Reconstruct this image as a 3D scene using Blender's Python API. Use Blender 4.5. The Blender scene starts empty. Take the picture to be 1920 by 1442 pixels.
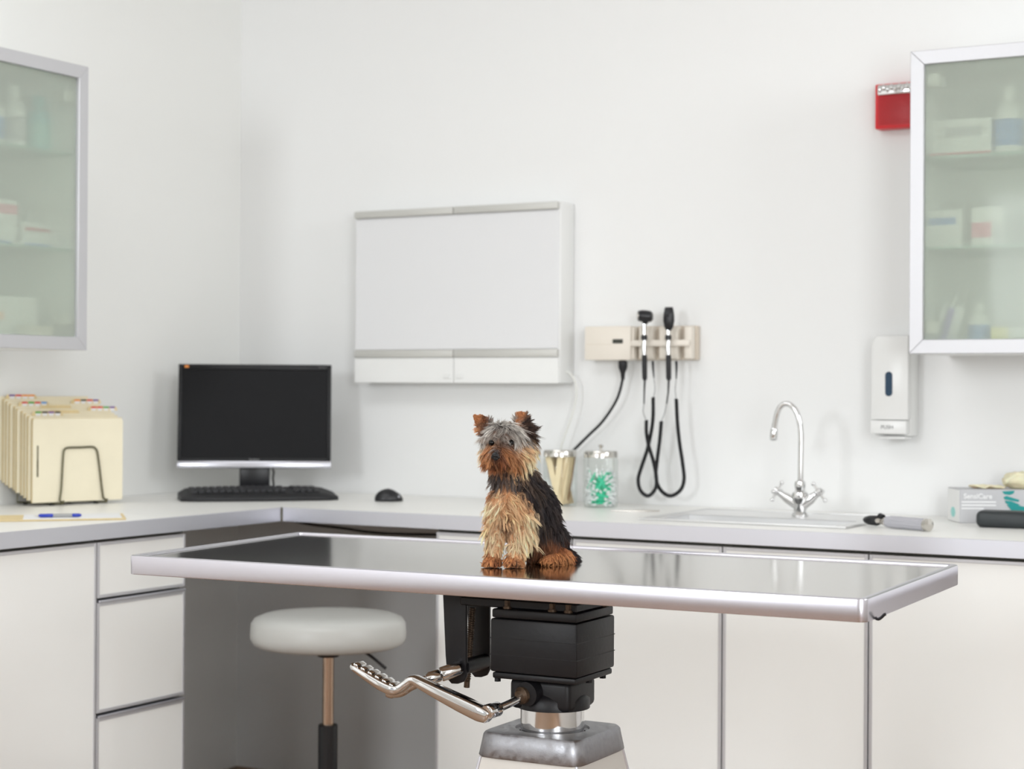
import bpy, bmesh, math, random
import numpy as np
from mathutils import Vector, Matrix, Euler, noise
random.seed(7)
SC = bpy.context.scene
COL = SC.collection
PI = math.pi

# ---------------------------------------------------------------- camera
W, H = 1920, 1442
CF, CYAW, CPITCH, CROLL = 3361.9, 0.5131, 0.0033, 0.0059
CPOS = Vector((3.6221, -4.6288, 1.2212))
_f = Vector((-math.sin(CYAW)*math.cos(CPITCH), math.cos(CYAW)*math.cos(CPITCH), math.sin(CPITCH)))
_r = _f.cross(Vector((0, 0, 1))).normalized()
_u = _r.cross(_f)
CR = _r*math.cos(CROLL) + _u*math.sin(CROLL)
CU = _u*math.cos(CROLL) - _r*math.sin(CROLL)
cam_data = bpy.data.cameras.new('camera')
cam = bpy.data.objects.new('camera', cam_data)
COL.objects.link(cam)
m = Matrix((CR, CU, -_f)).transposed().to_4x4()
m.translation = CPOS
cam.matrix_world = m
cam_data.sensor_width = 36
cam_data.sensor_fit = 'HORIZONTAL'
cam_data.lens = 36*CF/W
cam_data.clip_start = .05
cam_data.dof.use_dof = True
cam_data.dof.focus_distance = 2.97
cam_data.dof.aperture_fstop = 5.6
SC.camera = cam

# ---------------------------------------------------------------- light and exposure
SC.view_settings.view_transform = 'Standard'
SC.view_settings.look = 'None'
SC.view_settings.gamma = 1
SC.view_settings.use_curve_mapping = False
SC.view_settings.exposure = 0.0
world = bpy.data.worlds.new('world')
SC.world = world
world.use_nodes = True
world.node_tree.nodes['Background'].inputs[0].default_value = (.9, .95, 1, 1)
world.node_tree.nodes['Background'].inputs[1].default_value = 0.6

def area(name, loc, target, sx, sy, power, col):
    l = bpy.data.lights.new(name, 'AREA')
    l.shape = 'RECTANGLE'; l.size = sx; l.size_y = sy; l.energy = power; l.color = col
    o = bpy.data.objects.new(name, l); COL.objects.link(o)
    o.location = loc
    o.rotation_euler = (Vector(target)-Vector(loc)).to_track_quat('-Z', 'Y').to_euler()
    return o
LC = (.92, .955, .985)
area('window_light', (1.3, -6.3, 1.95), (1.4, 0, 1.35), .65, .8, 54, LC)
area('side_fill_light', (5.1, -4.5, 1.6), (0, -1.2, 1.2), 1.9, 1.7, 128, LC)  # added fill to brighten the left wall; the right wall has no window
area('side_fill_light_high', (5.1, -1.6, 2.3), (0, -1.2, 1.4), 1.2, .8, 29, LC)  # second added fill, higher up, also without a window behind it
area('ceiling_light', (1.3, -2.3, 2.84), (1.3, -2.3, 0), 1.8, .9, 19, LC)

def ray(px, py):
    return _f + CR*((px-W/2)/CF) - CU*((py-H/2)/CF)
def hit(px, py, ax, val):           # point of the room seen at a pixel, on the plane axis = val
    d = ray(px, py); t = (val-CPOS[ax])/d[ax]
    return CPOS + d*t
def at(px, py, D):                  # same, at a distance along the view
    return CPOS + ray(px, py)*D

# ---------------------------------------------------------------- materials
def lin(c):
    return tuple(((v/255)/12.92 if v/255 <= .04045 else ((v/255+.055)/1.055)**2.4) for v in c) + (1,)
def mat(name, rgb, rough=.5, metal=0, spec=.5, bump=0, bscale=50, var=0, vscale=8, coat=0, stretch=None, **kw):
    mt = bpy.data.materials.new(name); mt.use_nodes = True
    nt = mt.node_tree; b = nt.nodes['Principled BSDF']
    c = lin(rgb)
    b.inputs['Base Color'].default_value = c
    b.inputs['Roughness'].default_value = rough
    b.inputs['Metallic'].default_value = metal
    b.inputs['Specular IOR Level'].default_value = spec
    b.inputs['Coat Weight'].default_value = coat
    for k, v in kw.items(): b.inputs[k.replace('_', ' ')].default_value = v
    if bump or var:
        tc = nt.nodes.new('ShaderNodeTexCoord'); mp = nt.nodes.new('ShaderNodeMapping')
        nt.links.new(tc.outputs['Object'], mp.inputs[0])
        if stretch: mp.inputs['Scale'].default_value = stretch
    if var:
        n = nt.nodes.new('ShaderNodeTexNoise'); n.inputs['Scale'].default_value = vscale; n.inputs['Detail'].default_value = 5
        nt.links.new(mp.outputs[0], n.inputs[0])
        r = nt.nodes.new('ShaderNodeMapRange'); r.inputs[1].default_value = .3; r.inputs[2].default_value = .7
        r.inputs[3].default_value = 1-var; r.inputs[4].default_value = 1
        nt.links.new(n.outputs[0], r.inputs[0])
        mx = nt.nodes.new('ShaderNodeVectorMath'); mx.operation = 'SCALE'
        mx.inputs[0].default_value = c[:3]
        nt.links.new(r.outputs[0], mx.inputs['Scale'])
        nt.links.new(mx.outputs[0], b.inputs['Base Color'])
        if metal:
            r2 = nt.nodes.new('ShaderNodeMapRange'); r2.inputs[1].default_value = .3; r2.inputs[2].default_value = .7
            r2.inputs[3].default_value = rough*.7; r2.inputs[4].default_value = rough*1.4
            nt.links.new(n.outputs[0], r2.inputs[0]); nt.links.new(r2.outputs[0], b.inputs['Roughness'])
    if bump:
        n = nt.nodes.new('ShaderNodeTexNoise'); n.inputs['Scale'].default_value = bscale; n.inputs['Detail'].default_value = 4
        nt.links.new(mp.outputs[0], n.inputs[0])
        bp = nt.nodes.new('ShaderNodeBump'); bp.inputs['Strength'].default_value = bump; bp.inputs['Distance'].default_value = .002
        nt.links.new(n.outputs[0], bp.inputs['Height']); nt.links.new(bp.outputs[0], b.inputs['Normal'])
    return mt
def glass_mat(name, rgb, rough, mix_transparent, milk, milk_rgb=(220, 230, 222), reflect=.5):
    mt = bpy.data.materials.new(name); mt.use_nodes = True
    nt = mt.node_tree; nt.nodes.remove(nt.nodes['Principled BSDF'])
    out = nt.nodes['Material Output']
    tr = nt.nodes.new('ShaderNodeBsdfTransparent'); tr.inputs[0].default_value = lin(rgb)
    gl = nt.nodes.new('ShaderNodeBsdfGlossy'); gl.inputs['Roughness'].default_value = max(rough, .03)
    refl = nt.nodes.new('ShaderNodeMath'); refl.operation = 'MULTIPLY'; refl.inputs[1].default_value = reflect
    fr = nt.nodes.new('ShaderNodeFresnel'); fr.inputs[0].default_value = 1.45
    last = tr.outputs[0]
    if mix_transparent < 1:
        rf = nt.nodes.new('ShaderNodeBsdfRefraction'); rf.inputs['Roughness'].default_value = rough; rf.inputs['IOR'].default_value = 1.02
        rf.inputs[0].default_value = lin(rgb)
        mx = nt.nodes.new('ShaderNodeMixShader'); mx.inputs[0].default_value = 1-mix_transparent
        nt.links.new(last, mx.inputs[1]); nt.links.new(rf.outputs[0], mx.inputs[2]); last = mx.outputs[0]
    if milk:
        df = nt.nodes.new('ShaderNodeBsdfDiffuse'); df.inputs[0].default_value = lin(milk_rgb)
        tl = nt.nodes.new('ShaderNodeBsdfTranslucent'); tl.inputs[0].default_value = lin(milk_rgb)
        m2 = nt.nodes.new('ShaderNodeMixShader'); m2.inputs[0].default_value = .4
        nt.links.new(df.outputs[0], m2.inputs[1]); nt.links.new(tl.outputs[0], m2.inputs[2])
        mx = nt.nodes.new('ShaderNodeMixShader'); mx.inputs[0].default_value = milk
        nt.links.new(last, mx.inputs[1]); nt.links.new(m2.outputs[0], mx.inputs[2]); last = mx.outputs[0]
    mx = nt.nodes.new('ShaderNodeMixShader')
    nt.links.new(fr.outputs[0], refl.inputs[0]); nt.links.new(refl.outputs[0], mx.inputs[0]); nt.links.new(last, mx.inputs[1]); nt.links.new(gl.outputs[0], mx.inputs[2])
    nt.links.new(mx.outputs[0], out.inputs[0])
    return mt

M = dict(
 wall=mat('wall_paint', (237, 237, 234), .55, bump=.05, bscale=180),
 wallb=mat('wall_paint_back', (236, 236, 235), .55, bump=.05, bscale=180),
 ceil=mat('ceiling_paint', (240, 240, 238), .7),
 floor=mat('floor_wood', (146, 112, 84), .45, var=.3, vscale=6, stretch=(1, 12, 1)),
 counter=mat('laminate_white', (246, 245, 241), .35, var=.02, vscale=3),
 alu=mat('brushed_aluminium', (216, 217, 224), .42, 1),
 alu_p=mat('satin_aluminium', (204, 204, 207), .45, .6),
 door=mat('white_glass_front', (240, 240, 237), .15, coat=.3),
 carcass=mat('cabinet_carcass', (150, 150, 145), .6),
 gap=mat('shadow_gap_rubber', (60, 62, 55), .7),
 white=mat('white_plastic', (236, 236, 234), .4),
 white2=mat('white_lacquer', (232, 232, 230), .3),
 cream=mat('cream_plastic', (232, 224, 212), .4),
 cream_d=mat('cream_plastic_shade_seam', (214, 202, 186), .5),  # darker cream: recess shade put into the colour, also used for the seam
 black=mat('black_plastic', (20, 20, 24), .35),
 blackm=mat('black_matte_rubber', (24, 24, 27), .55, bump=.2, bscale=300),
 screen=mat('screen_panel', (20, 20, 22), .5, spec=.15),
 bezel=mat('bezel_black', (18, 18, 20), .4, spec=.3),
 silver=mat('silver_plastic', (200, 200, 207), .25, .6),
 chrome=mat('chrome', (225, 225, 225), .07, 1),
 chrome_r=mat('satin_chrome', (200, 196, 190), .22, 1),
 nickel=mat('nickel_lid', (205, 202, 196), .2, 1),
 steel=mat('stainless_top', (196, 193, 188), .115, 1),
 steel_e=mat('stainless_edge', (210, 208, 216), .27, 1),
 sink=mat('sink_steel', (232, 232, 232), .42, 1),
 iron=mat('black_cast_iron', (20, 19, 22), .45, spec=.35, bump=.12, bscale=120, var=.3, vscale=30),
 castalu=mat('cast_aluminium', (168, 168, 172), .42, 1, bump=.12, bscale=900, var=.3, vscale=90),
 base=mat('painted_steel_base', (206, 201, 194), .35, .2),
 rust=mat('rusty_bolt', (96, 78, 62), .45, .6, var=.5, vscale=200),
 vinyl=mat('white_vinyl', (192, 192, 188), .38, bump=.1, bscale=200),
 copper=mat('stool_column', (190, 165, 145), .25, 1),
 manila=mat('manila_card', (240, 231, 205), .7, var=.04, vscale=15),
 manila2=mat('manila_edge', (232, 210, 160), .7, var=.12, vscale=60),
 paper=mat('white_paper', (240, 240, 240), .7),
 wire=mat('bronze_wire', (92, 88, 66), .35, .7),
 blue=mat('blue_plastic', (18, 48, 160), .3),
 red=mat('red_plastic', (215, 26, 36), .35),
 redd=mat('red_grille', (196, 18, 28), .45),
 wood=mat('birch_wood', (246, 226, 188), .6, var=.08, vscale=40),
 wood2=mat('brown_wood', (170, 122, 84), .6, var=.2, vscale=40),
 cotton=mat('cotton_white', (240, 240, 240), .9),
 green=mat('mint_plastic', (70, 215, 170), .4),
 teal=mat('teal_print', (0, 140, 138), .5),
 teal_l=mat('pale_teal_print', (150, 215, 208), .5),
 tealb=mat('teal_liquid_bottle', (100, 190, 195), .3),
 grey=mat('grey_card', (190, 190, 192), .6),
 latex=mat('latex_cream', (238, 224, 190), .45, Subsurface_Weight=.2),
 latexo=mat('latex_amber', (222, 176, 80), .5),
 charcoal=mat('charcoal_case', (44, 49, 51), .45),
 pblue=mat('blue_print', (90, 140, 205), .5),
 pred=mat('red_print', (205, 60, 75), .5),
 ppink=mat('pink_print', (232, 130, 150), .5),
 plilac=mat('lilac_print', (150, 130, 205), .5),
 pyel=mat('yellow_print', (236, 226, 120), .5),
 orange=mat('orange_label', (240, 150, 70), .6), purple=mat('purple_label', (120, 80, 150), .6),
 lred=mat('red_label', (215, 60, 60), .6), lgreen=mat('green_label', (70, 160, 60), .6), lblk=mat('dark_label', (50, 45, 45), .6), lblue=mat('blue_label', (90, 150, 210), .6),
 txt=mat('grey_lettering', (120, 120, 120), .5), txtl=mat('light_lettering', (150, 150, 150), .5),
 navy=mat('sight_window_liquid', (30, 60, 85), .15),
 diffuser=mat('white_diffuser', (226, 226, 227), .5),
 rail=mat('grey_rail', (200, 199, 194), .45, .2),
 cable=mat('dark_brown_cable', (36, 30, 26), .5),
 cablew=mat('white_cable', (226, 226, 220), .5),
 clear=glass_mat('clear_glass', (252, 254, 253), .03, 1, .02, (230, 236, 232), .35),
 shelf=glass_mat('shelf_glass', (240, 248, 244), .03, 1, .03, (160, 200, 182)),
 glass_edge=mat('green_glass_edge', (128, 165, 150), .2),
 frost=glass_mat('frosted_glass', (246, 250, 245), .055, .72, .34, (238, 242, 235), .10),
 clearp=mat('clear_plastic', (225, 228, 235), .1, .1, Alpha=.55),
)

# ---------------------------------------------------------------- builders
class MB:
    def __init__(s): s.bm = bmesh.new(); s.mi = 0
    def _mi(s, faces):
        for f in faces: f.material_index = s.mi
    def box(s, a, b, bev=0, seg=2, R=None, c=None):
        a = Vector(a); b = Vector(b); ctr = (a+b)/2; d = b-a
        r = bmesh.ops.create_cube(s.bm, size=1)
        vs = r['verts']
        for v in vs: v.co = Vector((v.co.x*d.x, v.co.y*d.y, v.co.z*d.z))
        fs = list({f for v in vs for f in v.link_faces})
        if bev:
            es = list({e for v in vs for e in v.link_edges})
            rr = bmesh.ops.bevel(s.bm, geom=es, offset=bev, segments=seg, affect='EDGES', profile=.5)
            fs = list(set(rr['faces']) | {f for v in rr['verts'] for f in v.link_faces})
            vs = list({v for f in fs for v in f.verts})
        for v in vs: v.co = (R @ v.co if R else v.co) + ctr
        s._mi(fs); return s
    def prism(s, pts, ext, bev=0, seg=2):      # polygon (3D points) extruded by vector
        ext = Vector(ext)
        v0 = [s.bm.verts.new(Vector(p)) for p in pts]; v1 = [s.bm.verts.new(Vector(p)+ext) for p in pts]
        n = len(pts); fs = [s.bm.faces.new(v0[::-1]), s.bm.faces.new(v1)]
        for i in range(n): fs.append(s.bm.faces.new([v0[i], v0[(i+1) % n], v1[(i+1) % n], v1[i]]))
        bmesh.ops.recalc_face_normals(s.bm, faces=fs)
        if bev:
            es = list({e for f in fs for e in f.edges})
            rr = bmesh.ops.bevel(s.bm, geom=es, offset=bev, segments=seg, affect='EDGES', profile=.5)
            fs = list(set(rr['faces']) | {f for v in rr['verts'] for f in v.link_faces})
        s._mi(fs); return s
    def tube(s, pts, r, n=10, caps=True, closed=False, flat=None):
        pts = [Vector(p) for p in pts]; N = len(pts)
        rr = r if isinstance(r, (list, tuple)) else [r]*N
        rings = []; t0 = None; up = None
        for i, p in enumerate(pts):
            a = pts[(i-1) % N] if (closed or i > 0) else p; b = pts[(i+1) % N] if (closed or i < N-1) else p
            t = (b-a).normalized() if (b-a).length > 1e-9 else (t0 or Vector((0, 0, 1)))
            if up is None:
                up = Vector((0, 0, 1)) if abs(t.z) < .9 else Vector((1, 0, 0))
            up = (up - t*up.dot(t)).normalized(); sd = t.cross(up)
            k = flat if flat else 1
            rings.append([s.bm.verts.new(p + (up*math.cos(2*PI*j/n) + sd*math.sin(2*PI*j/n)*k)*rr[i]) for j in range(n)])
            t0 = t
        fs = []
        for i in range(N if closed else N-1):
            A = rings[i]; B = rings[(i+1) % N]
            for j in range(n): fs.append(s.bm.faces.new([A[j], A[(j+1) % n], B[(j+1) % n], B[j]]))
        if caps and not closed:
            fs.append(s.bm.faces.new(rings[0][::-1])); fs.append(s.bm.faces.new(rings[-1]))
        bmesh.ops.recalc_face_normals(s.bm, faces=fs)
        s._mi(fs); return s
    def lathe(s, prof, c, n=40, axis=None, sx=1, sy=1):    # prof (r, z)
        c = Vector(c); Q = Vector(axis).to_track_quat('Z', 'Y') if axis else None
        rings = []
        for r, z in prof:
            ring = []
            for j in range(n):
                v = Vector((r*math.cos(2*PI*j/n)*sx, r*math.sin(2*PI*j/n)*sy, z))
                ring.append(s.bm.verts.new((Q @ v if Q else v)+c))
            rings.append(ring)
        fs = []
        for A, B in zip(rings, rings[1:]):
            for j in range(n): fs.append(s.bm.faces.new([A[j], A[(j+1) % n], B[(j+1) % n], B[j]]))
        if prof[0][0] > 1e-6: fs.append(s.bm.faces.new(rings[0][::-1]))
        if prof[-1][0] > 1e-6: fs.append(s.bm.faces.new(rings[-1]))
        s._mi(fs)
        bmesh.ops.remove_doubles(s.bm, verts=[v for R_ in (rings[0], rings[-1]) for v in R_], dist=1e-7)
        return s
    def ell(s, c, r, R=None, n=20):
        rr = bmesh.ops.create_uvsphere(s.bm, u_segments=n, v_segments=n//2+1, radius=1)
        r = Vector(r if isinstance(r, (list, tuple)) else (r, r, r))
        for v in rr['verts']:
            q = Vector((v.co.x*r.x, v.co.y*r.y, v.co.z*r.z)); v.co = (R @ q if R else q)+Vector(c)
        s._mi({f for v in rr['verts'] for f in v.link_faces}); return s
    def cyl(s, a, b, r0, r1=None, n=24, bev=0):
        r1 = r0 if r1 is None else r1; a = Vector(a); b = Vector(b); L = (b-a).length
        if bev: pr = [(r0-bev, 0), (r0, bev), (r1, L-bev), (r1-bev, L)]
        else: pr = [(r0, 0), (r1, L)]
        return s.lathe(pr, a, n, (b-a))

def tag(o, label=None, cat=None, group=None, kind=None):
    for k, v in (('label', label), ('category', cat), ('group', group), ('kind', kind)):
        if v: o[k] = v
    return o
def thing(name, label, cat, loc=(0, 0, 0), rz=0, group=None):
    o = bpy.data.objects.new(name, None); COL.objects.link(o)
    o.location = loc; o.rotation_euler = (0, 0, rz); o.empty_display_size = .05
    return tag(o, label, cat, group)
def frame_of(o):
    if o is None: return Matrix.Identity(4)
    r = o
    while r.parent: r = r.parent
    return Matrix.Translation(r.location) @ r.rotation_euler.to_matrix().to_4x4()
def obj(name, mb, mats, parent=None, world=True, loc=None, smooth=35, label=None):
    me = bpy.data.meshes.new(name)
    bmx = mb.bm
    if parent is not None and world: bmx.transform(frame_of(parent).inverted())
    if loc is not None: bmx.transform(Matrix.Translation(-Vector(loc)))
    bmx.normal_update(); bmx.to_mesh(me); bmx.free()
    for mt in (mats if isinstance(mats, (list, tuple)) else [mats]): me.materials.append(M[mt] if isinstance(mt, str) else mt)
    if smooth:
        for p in me.polygons: p.use_smooth = True
        me.set_sharp_from_angle(angle=math.radians(smooth))
    o = bpy.data.objects.new(name, me); COL.objects.link(o)
    if loc is not None: o.location = loc
    if parent is not None: o.parent = parent
    if label: o['label'] = label
    return o
def struct(name, mb, mt): return tag(obj(name, mb, mt), kind='structure')
def smoothpath(pts, k=8):
    P = [Vector(p) for p in pts]; out = []
    for i in range(len(P)-1):
        a = P[i-1] if i else P[0]*2-P[1]; b = P[i]; c = P[i+1]; d = P[i+2] if i+2 < len(P) else c*2-b
        for j in range(k):
            t = j/k
            out.append(.5*((2*b)+(c-a)*t+(2*a-5*b+4*c-d)*t*t+(3*b-a-3*c+d)*t**3))
    out.append(P[-1]); return out
def text(body, size, mtl, name, parent, origin, right, up, extrude=.0003, bold=0, center=True, spacing=1.0):
    cu = bpy.data.curves.new(name, 'FONT'); cu.body = body; cu.size = size; cu.extrude = extrude; cu.offset = bold
    cu.space_character = spacing
    if center: cu.align_x = 'CENTER'; cu.align_y = 'CENTER'
    tmp = bpy.data.objects.new(name, cu); COL.objects.link(tmp)
    dg = bpy.context.evaluated_depsgraph_get(); dg.update()
    me = bpy.data.meshes.new_from_object(tmp.evaluated_get(dg))
    bpy.data.objects.remove(tmp)
    right = Vector(right).normalized(); up = Vector(up).normalized(); nn = right.cross(up)
    T = Matrix((right, up, nn)).transposed().to_4x4(); T.translation = Vector(origin)
    me.transform(frame_of(parent).inverted() @ T)
    me.materials.clear(); me.materials.append(M[mtl])
    o = bpy.data.objects.new(name, me); COL.objects.link(o); o.parent = parent
    return o
# ---------------------------------------------------------------- the room
RX, RY, RZ = 5.2, -6.6, 2.9
struct('floor', MB().box((-.1, RY-.1, -.1), (RX+.1, .1, 0)), 'floor')
struct('ceiling', MB().box((-.1, RY-.1, RZ), (RX+.1, .1, RZ+.1)), 'ceil')
struct('wall_left', MB().box((-.1, RY, 0), (0, 0, RZ)), 'wall')
struct('wall_back', MB().box((-.1, 0, 0), (RX+.1, .1, RZ)), 'wallb')
struct('wall_right', MB().box((RX, RY, 0), (RX+.1, 0, RZ)), 'wall')
wf = MB()
wx0, wx1, wz0, wz1 = .5, 2.3, 1.0, 2.6
wf.box((-.1, RY-.1, 0), (wx0, RY, RZ)); wf.box((wx1, RY-.1, 0), (RX+.1, RY, RZ))
wf.box((wx0, RY-.1, 0), (wx1, RY, wz0)); wf.box((wx0, RY-.1, wz1), (wx1, RY, RZ))
struct('wall_front', wf, 'wall')
wn = MB()
for a, b in (((wx0, RY-.07, wz0), (wx0+.05, RY-.02, wz1)), ((wx1-.05, RY-.07, wz0), (wx1, RY-.02, wz1)),
             ((wx0, RY-.07, wz0), (wx1, RY-.02, wz0+.05)), ((wx0, RY-.07, wz1-.05), (wx1, RY-.02, wz1))):
    wn.box(a, b)
struct('window_1', wn, 'white')

# ---------------------------------------------------------------- worktop
XL, YB, ZC, TH = .697, -.704, .9, .037
YEND, XEND = -2.6, 3.9
sx0, sx1, sy0, sy1 = 1.735, 2.20, -.545, -.345     # basin hole
ct = thing('worktop', 'white L-shaped laminate worktop with brushed aluminium front edge running round the corner', 'worktop', (XL/2, YB/2, ZC-TH))
b = MB()
e = .0015
b.box((e, YEND, ZC-TH), (XL-.004, -e, ZC))
b.box((XL-.004, YB+.004, ZC-TH), (sx0, -e, ZC)); b.box((sx1, YB+.004, ZC-TH), (XEND, -e, ZC))
b.box((sx0, YB+.004, ZC-TH), (sx1, sy0, ZC)); b.box((sx0, sy1, ZC-TH), (sx1, -e, ZC))
obj('top_surface', b, 'counter', ct)
obj('edge_strip', MB().box((XL-.004, YEND, ZC-TH), (XL, YB-.001, ZC+.0006), .0006, 1), 'alu', ct, label='aluminium edge strip of the left worktop run')
obj('edge_strip', MB().box((XL+.001, YB, ZC-TH), (XEND, YB+.004, ZC+.0006), .0006, 1), 'alu', ct, label='aluminium edge strip of the back worktop run')
obj('corner_joint', MB().box((XL-.0035, YB-.0015, ZC-TH), (XL+.0035, YB+.0035, ZC+.001)), 'wire', ct, label='dark joint strip in the inside corner')

# ---------------------------------------------------------------- base cabinets
ZD1, ZD0, ZP = .856, .12, .0
def front_panel(parent, name, axis, u0, u1, z0, z1, pos, handle=False, label=None):
    """framed white glass front. axis 'x': faces +x at x=pos, spans y; axis 'y': faces -y at y=pos, spans x"""
    def bx(u0, u1, z0, z1, d0, d1, bev=.0008):
        if axis == 'x': return ((pos+d0, u0, z0), (pos+d1, u1, z1), bev, 1)
        return ((u0, pos-d1, z0), (u1, pos-d0, z1), bev, 1)
    g = MB(); g.box(*bx(u0+.006, u1-.006, z0+.006, z1-.006, -.016, -.0015))
    d = obj(name, g, 'door', parent, label=label)
    f = MB(); t = .008
    f.box(*bx(u0, u0+t, z0, z1, -.018, 0)); f.box(*bx(u1-t, u1, z0, z1, -.018, 0))
    f.box(*bx(u0+t, u1-t, z0, z0+t, -.018, 0)); f.box(*bx(u0+t, u1-t, z1-t, z1, -.018, 0))
    obj('front_frame', f, 'alu_p', d)
    if handle:
        h = MB(); h.box(*bx(u0+.002, u1-.002, z1+.0005, z1+.006, -.014, .004)); obj('grip_rail', h, 'alu', d)
    return d
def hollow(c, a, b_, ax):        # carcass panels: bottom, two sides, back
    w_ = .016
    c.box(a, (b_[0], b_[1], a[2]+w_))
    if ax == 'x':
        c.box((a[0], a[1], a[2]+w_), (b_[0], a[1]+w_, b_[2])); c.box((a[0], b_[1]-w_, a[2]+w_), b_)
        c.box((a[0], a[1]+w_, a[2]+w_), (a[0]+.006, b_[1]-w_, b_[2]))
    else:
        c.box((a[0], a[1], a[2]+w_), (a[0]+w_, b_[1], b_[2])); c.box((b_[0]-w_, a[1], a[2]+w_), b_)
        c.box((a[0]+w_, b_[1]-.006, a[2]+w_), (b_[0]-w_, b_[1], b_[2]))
def base_cabinet(label, axis, u0, u1, fronts, group=None):
    g = .0015
    if axis == 'x':
        t = thing('base_cabinet', label, 'cabinet', (.34, (u0+u1)/2, 0), 0, group); pos = XL-.017
        c = MB(); hollow(c, (.004, u0+.0005, .1), (pos-.019, u1-.0005, ZC-TH-.001), 'x'); k = MB().box((.05, u0+.001, 0.0005), (pos-.07, u1-.001, .0995))
        gp = MB().box((pos-.0188, u0+.003, ZD1+.0005), (pos-.008, u1-.003, ZC-TH-.001))
    else:
        t = thing('base_cabinet', label, 'cabinet', ((u0+u1)/2, -.34, 0), 0, group); pos = YB+.017
        c = MB(); hollow(c, (u0+.0005, pos+.019, .1), (u1-.0005, -.004, ZC-TH-.001), 'y'); k = MB().box((u0+.001, pos+.07, .0005), (u1-.001, -.05, .0995))
        gp = MB().box((u0+.003, pos+.008, ZD1+.0005), (u1-.003, pos+.0188, ZC-TH-.001))
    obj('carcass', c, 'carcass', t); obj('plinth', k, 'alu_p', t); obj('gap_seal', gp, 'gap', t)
    for kind, z0, z1, h in fronts: front_panel(t, kind, axis, u0+g, u1-g, z0+g, z1-g, pos, h)
    return t
KY = -1.0814
base_cabinet('white glass-fronted three-drawer base cabinet beside the kneehole under the left worktop', 'x', -1.405, KY,
             [('drawer', .72, ZD1, False), ('drawer', .447, .712, True), ('drawer', .125, .438, True)])
base_cabinet('white glass-fronted base cabinet with one wide door at the left edge of the photo', 'x', -2.02, -1.405, [('door', .125, ZD1, False)])
base_cabinet('white base cabinet immediately right of the kneehole, mostly behind the table pedestal', 'y', 1.178, 1.575, [('door', .125, ZD1, False)])
base_cabinet('white base cabinet with door right of the table pedestal, left of the sink', 'y', 1.575, 1.975, [('door', .125, ZD1, False)])
base_cabinet('white base cabinet with door under the sink and faucet', 'y', 1.975, 2.332, [('door', .125, ZD1, False)])
base_cabinet('white base cabinet with door at the right edge, below the glove box', 'y', 2.332, 2.70, [('door', .125, ZD1, False)])

# ---------------------------------------------------------------- wall cabinets
def wall_cabinet(label, axis, u0, u1, z0, z1, dep, shelves, hinges):
    """hollow white box, framed frosted glass door"""
    th = .016; fd = .02; fw = .034
    if axis == 'y':
        P = lambda u, d, z: (u, -d, z)
        t = thing('wall_cabinet', label, 'cabinet', ((u0+u1)/2, -dep/2, z0))
    else:
        P = lambda u, d, z: (d, u, z)
        t = thing('wall_cabinet', label, 'cabinet', (dep/2, (u0+u1)/2, z0))
    def bx(mb, u0, u1, d0, d1, z0, z1, bev=0):
        a = P(u0, d0, z0); c = P(u1, d1, z1)
        mb.box([min(p, q) for p, q in zip(a, c)], [max(p, q) for p, q in zip(a, c)], bev, 1)
    c = MB(); D = dep-fd-.002
    bx(c, u0, u0+th, .001, D, z0, z1); bx(c, u1-th, u1, .001, D, z0, z1)
    bx(c, u0+th, u1-th, .001, D, z0, z0+th); bx(c, u0+th, u1-th, .001, D, z1-th, z1); bx(c, u0+th, u1-th, .001, .008, z0+th, z1-th)
    obj('carcass', c, 'white2', t)
    for zz in shelves:
        s = MB(); bx(s, u0+th+.0005, u1-th-.0005, .009, D-.02, zz-.006, zz); so = obj('glass_shelf', s, 'shelf', t)
        s = MB(); bx(s, u0+th+.0005, u1-th-.0005, D-.0199, D-.018, zz-.006, zz); obj('shelf_edge', s, 'glass_edge', so)
    # mitred door frame
    f = MB()
    o = [(u0, z0), (u1, z0), (u1, z1), (u0, z1)]; i = [(u0+fw, z0+fw), (u1-fw, z0+fw), (u1-fw, z1-fw), (u0+fw, z1-fw)]
    for k in range(4):
        l = (k+1) % 4
        q = [P(o[k][0], dep-fd, o[k][1]), P(o[l][0], dep-fd, o[l][1]), P(i[l][0], dep-fd, i[l][1]), P(i[k][0], dep-fd, i[k][1])]
        ex = Vector(P(0, dep, 0))-Vector(P(0, dep-fd, 0))
        f.prism(q, ex, .0012, 1)
    d = obj('door', f, 'alu_p', t)
    g = MB(); bx(g, u0+fw-.004, u1-fw+.004, dep-.012, dep-.0115, z0+fw-.004, z1-fw+.004)
    obj('glass_pane', g, 'frost', d)
    for (hu, hz) in hinges:
        h = MB(); bx(h, hu-.02, hu+.02, dep-.07, dep-.022, hz-.018, hz+.018, .005); obj('hinge', h, 'rail', d)
    return t
LC0, LC1 = -1.95, -1.0886
wall_cabinet('left wall cabinet with frosted glass door and aluminium frame above the folder rack', 'x', LC0, LC1, 1.3194, 2.0611, .3505, [1.583, 1.835], [(LC1-.042, 1.40), (LC1-.042, 1.98)])
RC0 = 2.3202
wall_cabinet('right wall cabinet with frosted glass door and aluminium frame beside the red alarm', 'y', RC0, 3.12, 1.3164, 2.053, .3496, [1.578, 1.800], [(RC0+.045, 1.38), (RC0+.045, 1.985)])

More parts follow.
